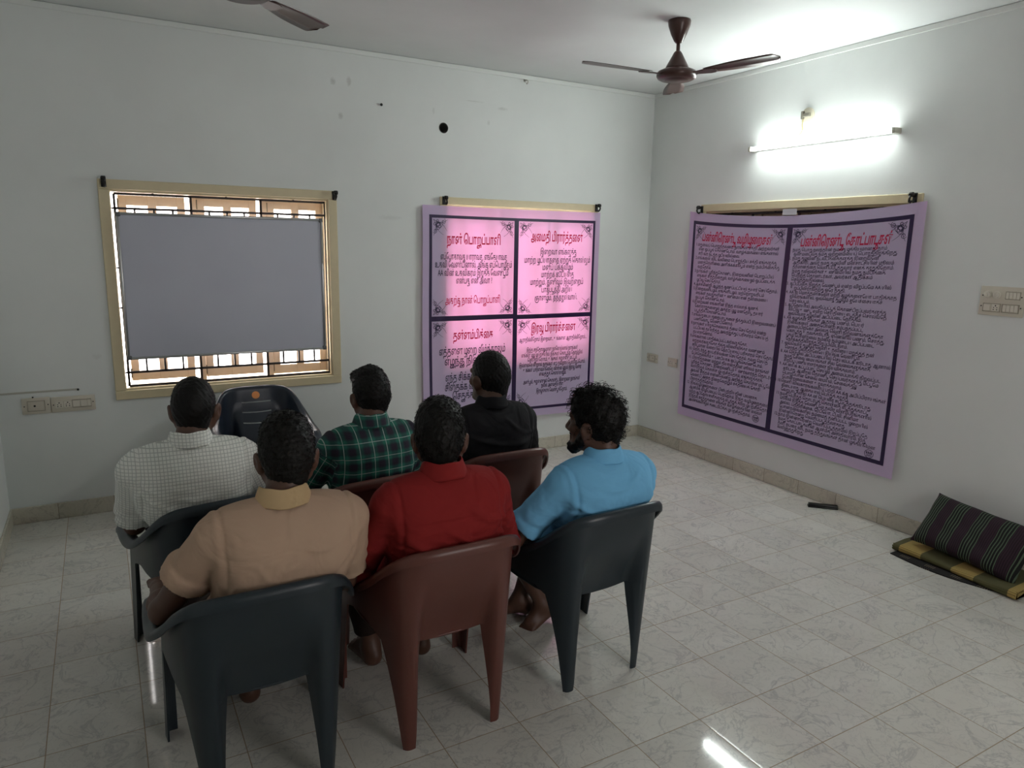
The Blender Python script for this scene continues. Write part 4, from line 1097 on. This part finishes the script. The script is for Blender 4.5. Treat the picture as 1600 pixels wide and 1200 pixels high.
def person(spec):
    L = spec; loc, rz = CH[L['key']]; rz += L.get('turn', 0)
    sp = L.get('size', 1.0); wd = L.get('wide', 1.0)
    lean = L.get('lean', 0.0); dx = L.get('dx', 0.0)
    SH = .875*sp+(1-sp)*.41+L.get('sh', 0)
    yb = -.185+lean
    neck0 = np.array([dx, yb+.012, SH+.075]); HC = neck0+np.array(L.get('head', (0, .062, .125)))
    sh = {s: np.array([dx+s*.182*wd, yb+.005+L.get('shy', {}).get(s, 0), SH+L.get('shz', {}).get(s, 0)]) for s in (-1, 1)}
    arms = L['arms']; legs = L['legs']
    lo = (-.62, -.46, -.01); hi = (.62, .66, 1.30)
    allp = [p for s in (-1, 1) for p in (*arms[s][:2], *legs[s][1:3])]
    lo = (min(-.36, min(p[0] for p in allp)-.16), -.46, -.012); hi = (max(.36, max(p[0] for p in allp)+.16), max(.5, max(p[1] for p in allp)+.22), HC[2]+.17)
    def torso(F, g, clo=False):
        F.cone((dx*.3-.075, -.055, .505), (dx*.3+.075, -.055, .505), .104+g, .108+g, .05, sy=1.05)
        F.cone((dx*.4, -.085, .55), (dx*.7, -.140+lean*.5, .68), .122*wd+g, .126*wd+g, .06, sx=1.16, sy=.92)
        F.cone((dx-.072*wd, yb+.012, .77), (dx+.072*wd, yb+.012, .77), .112+g, .112+g, .07, sy=.98)
        F.cone((dx-.10*wd, yb, SH-.03), (dx+.10*wd, yb, SH-.03), .085+g, .085+g, .06, sy=1.05)
        if L.get('belly'): F.ell((dx*.6, -.06, .60), (.15, .14, .12), k=.06)
        for s in (-1, 1):
            F.cone((dx+s*.03, yb+.005, SH+.042), sh[s]+np.array([-s*.03, 0, .012]), .046+g*.6, .044+g, .05)
            F.cone(sh[s]+np.array([-s*.035, 0, -.01]), sh[s]+np.array([0, 0, -.012]), .054+g*.7, .052+g*.7, .035)
    # ---- body: one continuous surface
    F = Field(lo, hi, .0052)
    torso(F, 0)
    for s in (-1, 1):
        E, Wr = np.array(arms[s][0], float), np.array(arms[s][1], float)
        mid = lerp(sh[s], E, .45)
        F.cone(sh[s], mid, .050, .046, .03); F.cone(mid, E, .046, .038, .02)
        fm = lerp(E, Wr, .3); F.cone(E, fm, .037, .040, .02); F.cone(fm, Wr, .040, .026, .02)
        d = Wr-E; d /= np.linalg.norm(d)
        F.cone(Wr, Wr+d*.02, .026, .022, .015, sx=1, sy=1)
        hd = np.array(arms[s][2]) if len(arms[s]) > 2 else d
        pn = np.array(arms[s][3]) if len(arms[s]) > 3 else np.array([0, 0, -1.])
        hand(F, Wr+d*.012, hd, pn, s, arms[s][4] if len(arms[s]) > 4 else .5)
        K, A = np.array(legs[s][1], float), np.array(legs[s][2], float); Hj = np.array([s*.088+dx*.3, -.06, .50])
        F.cone(Hj, K, .086, .058, .05)
        cal = lerp(K, A, .3)+np.array([0, -.016, 0]); F.cone(K, cal, .054, .052, .03); F.cone(cal, A, .051, .034, .03)
        foot(F, A, legs[s][3], s, legs[s][4] if len(legs[s]) > 4 else 0)
    Rh = rotm(*[math.radians(a) for a in L.get('hrot', (0, 0, 0))]); hs_ = L.get('hs', 1.0)
    hp = lambda x, y, z: HC+Rh @ (np.array([x, y, z], float)*hs_)
    q = hs_
    F.cone(neck0-np.array([0, 0, .03]), hp(0, -.025, -.055), .056, .054, .03)
    F.cone(neck0+np.array([0, -.01, -.01]), hp(0, -.055, -.03), .048, .045, .04)
    def skull(F, g, k=.02):
        F.ell(hp(0, -.014, .028), (np.array([.074, .094, .090])+g)*q, Rh, k)
    skull(F, 0)
    F.ell(hp(0, .030, -.030), np.array([.060, .060, .080])*q, Rh, .03)
    for s in (-1, 1):
        F.cone(hp(s*.054, .0, -.055), hp(s*.016, .070, -.098), .022*q, .019*q, .03)
        F.ell(hp(s*.040, .068, -.022), np.array([.024, .018, .020])*q, Rh, .02)
    F.cone(hp(-.014, .076, -.098), hp(.014, .076, -.098), .019*q, .019*q, .02)
    F.cone(hp(-.042, .074, .030), hp(.042, .074, .030), .013*q, .013*q, .015)
    for s in (-1, 1): F.ell(hp(s*.031, .098, .006), np.array([.020, .020, .013])*q, Rh, .012, 'sub')
    for s in (-1, 1): F.ell(hp(s*.031, .076, .006), np.array([.014, .0125, .0125])*q, Rh, .004)
    F.cone(hp(0, .088, .014), hp(0, .112, -.030), .009*q, .0135*q, .012)
    for s in (-1, 1): F.ell(hp(s*.014, .098, -.036), np.array([.010, .012, .009])*q, Rh, .006)
    F.cone(hp(-.020, .086, -.060), hp(.020, .086, -.060), .0085*q, .0085*q, .006); F.cone(hp(-.017, .085, -.073), hp(.017, .085, -.073), .0095*q, .0095*q, .006)
    for s in (-1, 1):
        Re = Rh @ rotm(s*math.radians(-24), math.radians(-8), s*math.radians(8)); c = hp(s*.0835, -.012, -.012)
        F.ell(c, np.array([.0115, .024, .034])*q, Re, .006)
        F.ell(hp(s*.079, .0, -.018), np.array([.012, .016, .022])*q, Rh, .01)
        F.ell(c+Re @ np.array([s*.012, .004, .004])*q, np.array([.008, .013, .019])*q, Re, .004, 'sub')
        F.ell(hp(s*.080, .0, -.042), np.array([.008, .011, .011])*q, Rh, .006)
    V, Q = F.mesh(); V = relax(V, Q, 1, .35)
    body = qmesh('person', V, Q, SKIN)
    body.location = loc; body.rotation_euler = (0, 0, rz)
    # ---- eyes
    for s in (-1, 1):
        b = MB(); n_ = 14; c = hp(s*.031, .0762, .006); r = .0125*q
        rings = []; mi = []
        for i in range(n_+1):
            t = PI*i/n_; rings.append([tuple(c+Rh @ (np.array([math.sin(t)*math.cos(2*PI*j/20), math.cos(t), math.sin(t)*math.sin(2*PI*j/20)])*r)) for j in range(20)])
        b.loft(rings, True, True)
        b.mi = [1 if f[0]//20 < 3 and len(f) == 4 else 0 for f in b.f]
        b.build('eye', [EYEW, EYED], body, True)
    # ---- shirt
    g = L.get('fit', .014)
    F = Field((lo[0], -.46, .38), (hi[0], hi[1], HC[2]), .0062)
    torso(F, g)
    sl = L['sleeve']
    for s in (-1, 1):
        E, Wr = np.array(arms[s][0], float), np.array(arms[s][1], float); t_ = sl[s]
        flare = L.get('flare', .018)
        ext = {}
        if t_ <= 1:
            end = lerp(sh[s], E, t_); d = (end-sh[s])/np.linalg.norm(end-sh[s])
            F.cone(sh[s]+np.array([0, 0, -.01]), end+d*.03, .055+g*.6, .044+g*.4+flare, .013, cuts=((end, d),))
            F.cone(lerp(sh[s], E, max(.3, t_-.3)), E, .052, .046, .004, 'sub', cuts=((end-d*.035, -d),))
        else:
            end = lerp(E, Wr, t_-1); d = (Wr-E)/np.linalg.norm(Wr-E)
            F.cone(sh[s]+np.array([0, 0, -.01]), E, .055+g*.6, .046+g*.5, .013); F.ell(E, (.050+g*.4,)*3, k=.02)
            F.cone(E, end+d*.03, .046+g*.5, .035+g*.4+flare*.4, .02, cuts=((end, d),))
            F.cone(lerp(E, Wr, t_-1.3), Wr, .040, .031, .004, 'sub', cuts=((end-d*.03, -d),))
        if L.get('cuff', {}).get(s):
            w_ = L['cuff'][s]; rr = (.044+g*.4+flare if t_ <= 1 else .037+g*.5+flare*.4)+.007
            F.cone(end-d*w_, end+d*.02, rr+.002, rr+.004, .004, cuts=((end, d), (end-d*w_, -d)))
            F.cone(end-d*w_*.5, end+d*.05, rr-.008, rr-.006, .003, 'sub', cuts=((end-d*.03, -d),))
    hem = L.get('hem', .425); F.cut_all((0, 0, hem), (0, 0, -1))
    nk = neck0+np.array([0, 0, L.get('neckcut', .044)]); F.cut_all(nk, (0, -.35, .94))
    F.cone(neck0-np.array([0, 0, .05]), neck0+np.array([0, .02, .12]), .060, .060, .006, 'sub')
    V, Q = F.mesh(); V = relax(V, Q, 2, .4)
    Nn = vnormals(V, Q)
    am = L.get('wr', .004)*2.2
    # drape: broad folds, fine creases, and drawn folds given as (point, point, width, height)
    xx, zz = V[:, 0]-dx, V[:, 2]
    fold = wob(V*np.array([1, 1, .55]), 26, L['seed'])*.5+(1-np.abs(wob(V*np.array([.8, .8, 1.2]), 42, L['seed']+9)))*.45
    low = np.clip((SH+.03-zz)/.17, 0.15, 1)
    D = am*fold*low
    arm_id = np.zeros(len(V)); cu = xx.copy(); cv = zz.copy()
    for s in (-1, 1):
        E, Wr = np.array(arms[s][0], float), np.array(arms[s][1], float)
        a = sh[s]; ba = E-a; Lb = np.linalg.norm(ba); t = np.clip(((V-a) @ ba)/Lb**2, 0, 1.0); dist = np.linalg.norm(V-(a+t[:, None]*ba), axis=1)
        ca = Wr-E; Lc = np.linalg.norm(ca); t2 = np.clip(((V-E) @ ca)/Lc**2, 0, 1.0); dist2 = np.linalg.norm(V-(E+t2[:, None]*ca), axis=1)
        inn = ((dist < .092) & (t > .06) & (s*(V[:, 0]-dx) > .165*wd+.0*t)) | ((dist2 < .08) & (s*(V[:, 0]-dx) > .15) & (t2 > .05))
        fo = dist2 < dist
        ex = np.array([0, 1, 0]) if abs(ba[1]) < .7*Lb else np.array([1, 0, 0])
        ez = np.cross(ba/Lb, ex); ez /= np.linalg.norm(ez); ex = np.cross(ez, ba/Lb)
        w_ = V-a; ang = np.arctan2(w_ @ ez, w_ @ ex)
        w2 = V-E; e2 = np.array([1., 0, 0]); z2 = np.cross(ca/Lc, e2); z2 /= np.linalg.norm(z2); e2 = np.cross(z2, ca/Lc); ang2 = np.arctan2(w2 @ z2, w2 @ e2)
        cu = np.where(inn, np.where(fo, ang2*.05, ang*.06), cu); cv = np.where(inn, np.where(fo, -Lb-t2*Lc, -t*Lb)+SH, cv)
        ring = np.sin(t*Lb*95+wob(V, 30, 3)*1.6)*.5*np.clip((t-.35)/.4, 0, 1)
        D = np.where(inn & ~fo, D*.5+am*ring*1.0, D)
        D = np.where(inn & fo, am*np.sin(t2*Lc*80+wob(V, 30, 5)*1.8)*.7, D)
    for (p, q2, w_, h) in L.get('folds', ()):
        p, q2 = np.array(p), np.array(q2); ba = q2-p; t = np.clip(((V[:, [0, 2]]-p) @ ba)/(ba @ ba), 0, 1); c = p+t[:, None]*ba
        bend = np.stack([np.zeros(len(V)), .035*np.sin(PI*t)], 1)
        dist = np.linalg.norm(V[:, [0, 2]]-c+bend, axis=1); D += 2.2*h*np.exp(-(dist/w_)**2)*np.clip(np.sin(PI*np.clip(t, .05, .95))*1.5, 0, 1)*(V[:, 1] < -.1)
    for s in (-1, 1):
        ax_ = s*xx-(.172*wd-.05*np.clip(SH-zz, 0, .3)); D -= .0045*np.exp(-(ax_/.0055)**2)*(zz > SH-.17)*(V[:, 1] < yb+.05)
        D += .0035*np.exp(-((ax_-.016)/.010)**2)*(zz > SH-.17)*(V[:, 1] < yb+.05)
    # yoke seam across the back
    if L.get('yoke'): D += np.where((np.abs(zz-(SH-.045)) < .005) & (V[:, 1] < yb-.03), -.0016, 0)
    V = V+Nn*D[:, None].astype(np.float32)
    shirt = qmesh('shirt', V, Q, L['shirt'], body, {'cu': cu, 'cv': cv})
    if L.get('shirt_label'): shirt['label'] = L['shirt_label']
    # ---- collar: stand and fallen leaf lofted round the neck
    ck = L.get('collar', 1); rings = []; nC = 56
    V_, Fc_ = [], []
    prof = [(.062, -.004), (.0605, .016), (.0605, .030), (.063, .037), (.067, .036), (.072, .022), (.079, .004), (.0855, -.019), (.083, -.021), (.074, .000), (.066, .02)]
    gap = .16
    for i in range(nC+1):
        a = -PI/2+gap+(2*PI-2*gap)*i/nC-0  # starts at the front-left, passes the back
        th = PI/2+gap+(2*PI-2*gap)*i/nC; fr = max(0, math.sin(th))
        for (r, h) in prof:
            px = r*1.02*math.cos(th); py = r*.98*math.sin(th)
            z = h*ck*(1+.0*fr)-.030*fr*(1 if h < .03 else .8)-.012*fr-max(0, (h < .0)*fr*.03)
            V_.append((neck0[0]+px, neck0[1]-.004+py+.012*fr, neck0[2]+.020+z+.002*math.sin(5*th+L['seed'])))
    m_ = len(prof)
    for i in range(nC):
        for j in range(m_): Fc_.append((i*m_+j, i*m_+(j+1) % m_, (i+1)*m_+(j+1) % m_, (i+1)*m_+j))
    Fc_ += [tuple(range(m_)), tuple(nC*m_+j for j in range(m_-1, -1, -1))]
    me = bpy.data.meshes.new('collar'); me.from_pydata([tuple(map(float, v)) for v in V_], [], Fc_); me.materials.append(L.get('collar_mat', L['shirt'])); me.polygons.foreach_set('use_smooth', [True]*len(Fc_))
    cu_ = np.array([v[0] for v in V_]); cv_ = np.array([v[2]+.02 for v in V_])
    for k, a in (('cu', cu_), ('cv', cv_)): at = me.attributes.new(k, 'FLOAT', 'POINT'); at.data.foreach_set('value', a.astype(np.float32))
    co_ = link('collar', me, shirt); sb = co_.modifiers.new('smooth', 'SUBSURF'); sb.levels = sb.render_levels = 1
    if L.get('collar_label'): co_['label'] = L['collar_label']
    # ---- trousers
    F = Field((lo[0], -.46, .0), (hi[0], hi[1], .72), .0065); g2 = .010
    F.cone((-.08, -.05, .50), (.08, -.05, .50), .106+g2, .106+g2, .05, sy=1.05)
    for s in (-1, 1):
        K, A = np.array(legs[s][1], float), np.array(legs[s][2], float); Hj = np.array([s*.088, -.06, .50]); tl = legs[s][5] if len(legs[s]) > 5 else .86
        F.cone(Hj, K, .088+g2, .064+g2, .05); end = lerp(K, A, tl); d = (A-K)/np.linalg.norm(A-K)
        F.cone(K, end+d*.03, .064+g2, .052+g2*.6, .03, cuts=((end, d),))
        F.cone(lerp(K, A, max(.1, tl-.3)), A, .050, .040, .004, 'sub', cuts=((end-d*.03, -d),))
    F.cut_all((0, 0, .60), (0, 0, 1))
    V, Q = F.mesh(); V = relax(V, Q, 2, .4); Nn = vnormals(V, Q)
    V = V+Nn*(.0035*wob(V, 30, L['seed']+4))[:, None].astype(np.float32)
    qmesh('trousers', V, Q, L['trousers'], body)
    # ---- hair
    ht = L.get('hair', {}); th = ht.get('t', .012)
    F = Field(HC-.2, HC+.2, .0042)
    F.ell(hp(0, -.016, .030+ht.get('lift', .004)), (np.array([.0745, .0945, .090])+np.array([th*.8, th, th*1.1]))*q, Rh, .01)
    if ht.get('top'): F.ell(hp(0, .012, .085), np.array([.062, .075, .045+ht['top']])*q, Rh, .03)
    F.cone(hp(0, -.052, .0), hp(0, -.050, -.10), (.058+th*.5)*q, (.049+th*.25)*q, .035)
    if ht.get('quiff'): F.cone(hp(-.045, .07, .085), hp(.03, .08, .092), .022*q, .020*q, .03)
    def hcut(p, n): F.cut_all(hp(*p), Rh @ np.array(n))
    nz = ht.get('nape', -.085)
    hcut((0, .038, -.018), np.array((0, .87, -.49)))
    hcut((0, -.09, nz), np.array((0, .30, -.954)))
    for s in (-1, 1): F.ell(hp(s*.095, .004, -.022), np.array([.030, .024, .036])*q, Rh, .006, 'sub')
    V, Q = F.mesh(); V = relax(V, Q, 1, .4); Nn = vnormals(V, Q)
    loc_ = (V-HC) @ Rh
    V = V+Nn*((ht.get('rough', .0022)*.45*wob(loc_, ht.get('freq', 90), L['seed'])+.0012*wob(loc_, 240, L['seed']+5))*np.clip((loc_[:, 2]+.09)/.06, .25, 1))[:, None].astype(np.float32)
    # locks of hair: short tapered strands growing from the cap
    nS = ht.get('n', 1500); pick = rng.choice(len(V), nS); sv, sf = [], []
    cap_n = len(V); c0 = 0
    for i in pick:
        p = V[i].astype(float); n = Nn[i].astype(float); lz = loc_[i]
        if lz[2] < -.06 and rng.random() < .5: continue
        if lz[1] > .05 and lz[2] < .03: continue
        flow = Rh @ np.array([lz[0]*2+rng.normal()*.3, ht.get('flow', -.4)+rng.normal()*.35, -.55-(.5 if lz[2] < .03 else 0)])
        flow = flow-n*(flow @ n); flow /= np.linalg.norm(flow)+1e-9
        Ls = ht.get('len', .016)*(.6+.8*rng.random())*np.clip((lz[2]+.10)/.09, .3, 1); cur = ht.get('curl', .3)
        sd = np.cross(n, flow); r0_ = ht.get('rad', .0016); ph = rng.uniform(0, 6.28); pts = []
        seg = 5
        for k in range(seg+1):
            t = k/seg; lift = ht.get('stand', .35)
            pts.append(p-n*.002+(flow*(1-lift)+n*lift)*Ls*t-n*Ls*.35*t*t*(1-lift)+cur*Ls*.5*(sd*(math.sin(ph+t*5)-math.sin(ph))+n*(math.cos(ph+t*5)-math.cos(ph))*.5))
        for k, pt in enumerate(pts):
            rr = r0_*(1-.85*(k/seg)**1.5)
            for a in range(3): sv.append(pt+rr*(math.cos(a*2.0944)*sd+math.sin(a*2.0944)*n))
        for k in range(seg):
            for a in range(3): a2 = (a+1) % 3; sf.append((c0+k*3+a, c0+k*3+a2, c0+k*3+3+a2, c0+k*3+3+a))
        c0 += 3*(seg+1)
    Vh = np.concatenate([V, np.array(sv, np.float32)]); Qh = np.concatenate([Q, np.array(sf, np.int32)+cap_n])
    qmesh('hair', Vh, Qh, HAIRM, body)
    if L.get('beard'):
        F = Field(HC-.2, HC+.2, .0042)
        for s in (-1, 1):
            F.cone(hp(s*.060, .012, -.035), hp(s*.054, .02, -.062), .017*q, .020*q, .02); F.cone(hp(s*.054, .012, -.062), hp(s*.016, .072, -.102), .024*q, .024*q, .02)
        F.cone(hp(-.014, .079, -.102), hp(.014, .079, -.102), .023*q, .023*q, .02); F.cone(hp(-.024, .086, -.050), hp(.024, .086, -.050), .0085*q, .0085*q, .008)
        V, Q = F.mesh(); V = relax(V, Q, 1, .4); Nn = vnormals(V, Q); V = V+Nn*(.002*wob(V-HC, 120, 2)+.001*wob(V-HC, 260, 8))[:, None].astype(np.float32)
        qmesh('beard', V, Q, HAIRM, body)
    tag(body, L['label'], 'person', 'seated men')
    return body

DN = plain('dark_trousers', srgb(34, 32, 36), .85, 0, .2, 200, .2); BR_T = plain('dark_brown_trousers', srgb(44, 34, 30), .85, 0, .2, 200, .2)
AL_ = lambda s, ex=.285, ey=-.07, ez=.595, wx=.262, wy=.165, wz=.578: ((s*ex, ey, ez), (s*wx, wy, wz))
LEG = lambda s, kx=.15, ky=.36, ax=.13, ay=.30, rise=.10: ((s*.088, -.06, .5), (s*kx, ky, .475), (s*ax, ay, rise), (s*.15, 1, 0))
PEOPLE = [
 dict(key='white', seed=1, label='heavyset man seated in white checked short-sleeved shirt, leftmost of the front row', shirt=check_cloth(), trousers=DN, dx=-.06, head=(.028, .062, .12), folds=[((-.26, .86), (-.02, .76), .011, .006), ((-.24, .80), (.04, .70), .012, .007), ((.12, .86), (-.02, .72), .011, .006), ((-.20, .74), (-.06, .66), .010, .006)],
      arms={-1: AL_(-1, .27, -.02, .60), 1: AL_(1, .24)}, legs={-1: LEG(-1), 1: LEG(1)}, sleeve={-1: .84, 1: .84}, wide=1.06, fit=.02, flare=.018, wr=.0035, yoke=1,
      hrot=(-14, 0, 0), hair=dict(t=.006, lift=.002, len=.008, n=1800, rad=.0011, rough=.001), turn=D2(-8)),
 dict(key='plaid', seed=3, label='man seated in green and navy plaid long-sleeved shirt, beside the white shirt', shirt=plaid_cloth(), trousers=DN, dx=.025, hs=.95, size=.98, head=(.03, .062, .112), folds=[((-.14, .86), (-.02, .72), .011, .005), ((.19, .86), (.06, .74), .011, .006), ((.17, .78), (.03, .70), .010, .005)],
      arms={-1: ((-.255, -.03, .635), (-.20, .17, .60)), 1: AL_(1, .25, -.06, .60, .2, .16, .59)}, legs={-1: LEG(-1), 1: LEG(1)}, sleeve={-1: 1.9, 1: 1.9}, fit=.014, wr=.003, yoke=1, lean=.03,
      hrot=(-4, -2, 0), hair=dict(t=.011, lift=.006, top=.006, quiff=1, len=.018, n=1800, rough=.0025)),
 dict(key='black', seed=5, label='man seated in black shirt before the four-panel purple banner', shirt=cloth('black_cotton', srgb(34, 33, 36)), trousers=DN, dx=-.03, hs=1.03, head=(.022, .062, .125), folds=[((-.2, .84), (.16, .80), .012, .006), ((-.18, .76), (.16, .73), .012, .007), ((.0, .90), (.19, .83), .011, .006)],
      arms={-1: AL_(-1, .27), 1: ((.27, -.05, .60), (.20, .15, .60))}, legs={-1: LEG(-1), 1: LEG(1)}, sleeve={-1: 1.25, 1: 1.2}, fit=.018, wr=.0055, wide=1.0,
      cuff={1: .04, -1: .04}, hrot=(12, 0, 0), hair=dict(t=.009, lift=.004, len=.009, n=1800, rad=.0012, rough=.0014)),
 dict(key='beige', seed=7, label='man seated in beige polo shirt, nearest the camera', shirt=cloth('beige_pique', srgb(190, 162, 140)), trousers=BR_T, dx=.08, head=(.03, .062, .118), folds=[((-.08, .88), (.0, .70), .012, .007), ((-.02, .80), (.14, .70), .011, .005), ((.29, .84), (.10, .72), .012, .007), ((.27, .78), (.14, .70), .010, .006), ((.10, .84), (.26, .88), .009, .004)],
      collar_mat=cloth('cream_rib_collar', srgb(200, 172, 132)), collar_label='slightly yellower ribbed collar',
      arms={-1: ((-.262, -.045, .61), (-.258, .18, .585)), 1: ((.285, -.09, .615), (.25, .14, .58))}, legs={-1: LEG(-1, .15, .36, .12, .30), 1: LEG(1, .15, .36, .02, .30)}, sleeve={-1: .56, 1: .80}, wide=1.08, fit=.017, flare=.018, wr=.0032,
      cuff={-1: .05}, hrot=(-9, -2, 0), hair=dict(t=.010, lift=.005, top=.003, len=.012, n=2000, rough=.003, freq=150, curl=.8)),
 dict(key='red', seed=9, label='man seated in red long-sleeved shirt, middle of the back row', shirt=cloth('red_linen', srgb(136, 36, 36)), trousers=BR_T, dx=-.01, hs=1.03, head=(.02, .062, .108), folds=[((.24, .80), (.02, .88), .013, .006), ((.23, .74), (-.04, .79), .013, .008), ((-.20, .80), (.08, .72), .013, .007), ((-.22, .86), (-.10, .74), .011, .006), ((.0, .86), (.05, .72), .010, .005)],
      arms={-1: ((-.285, -.06, .60), (-.25, .15, .585)), 1: ((.275, -.10, .625), (.2, .12, .60))}, legs={-1: LEG(-1, .15, .36, .12, .30), 1: LEG(1, .13, .36, .09, .28)}, sleeve={-1: 1.85, 1: 1.85}, fit=.018, wr=.0045, wide=1.04, yoke=1,
      hrot=(-24, 0, 0), hair=dict(t=.013, lift=.007, top=.003, quiff=1, len=.020, n=2000, rough=.003)),
 dict(key='blue', seed=11, label='bearded man seated in light blue polo with ankles crossed, rightmost', shirt=cloth('sky_blue_pique', srgb(118, 184, 226)), trousers=BR_T, sh=-.045, dx=.015, folds=[((-.20, .80), (.04, .74), .011, .007), ((-.10, .84), (.12, .87), .010, .005), ((.22, .80), (.02, .72), .011, .007), ((-.22, .76), (-.12, .68), .011, .006)],
      arms={-1: ((-.325, -.07, .60), (-.24, .14, .595)), 1: AL_(1, .27, -.06)}, legs={-1: ((-.088, -.06, .5), (-.13, .36, .475), (.04, .245, .095), (-.75, -.1, 0), .35, .42), 1: ((.088, -.06, .5), (.12, .36, .475), (-.02, .35, .085), (-.85, .5, 0), .2, .42)},
      sleeve={-1: .78, 1: .80}, wide=1.06, fit=.017, flare=.018, wr=.0032, beard=1, head=(0, .06, .13),
      hrot=(26, 0, 0), hair=dict(t=.016, lift=.010, top=.006, len=.030, n=1800, rough=.006, freq=80, curl=.9, stand=.5, rad=.0019, nape=-.09)),
]
for spec in PEOPLE: person(spec)
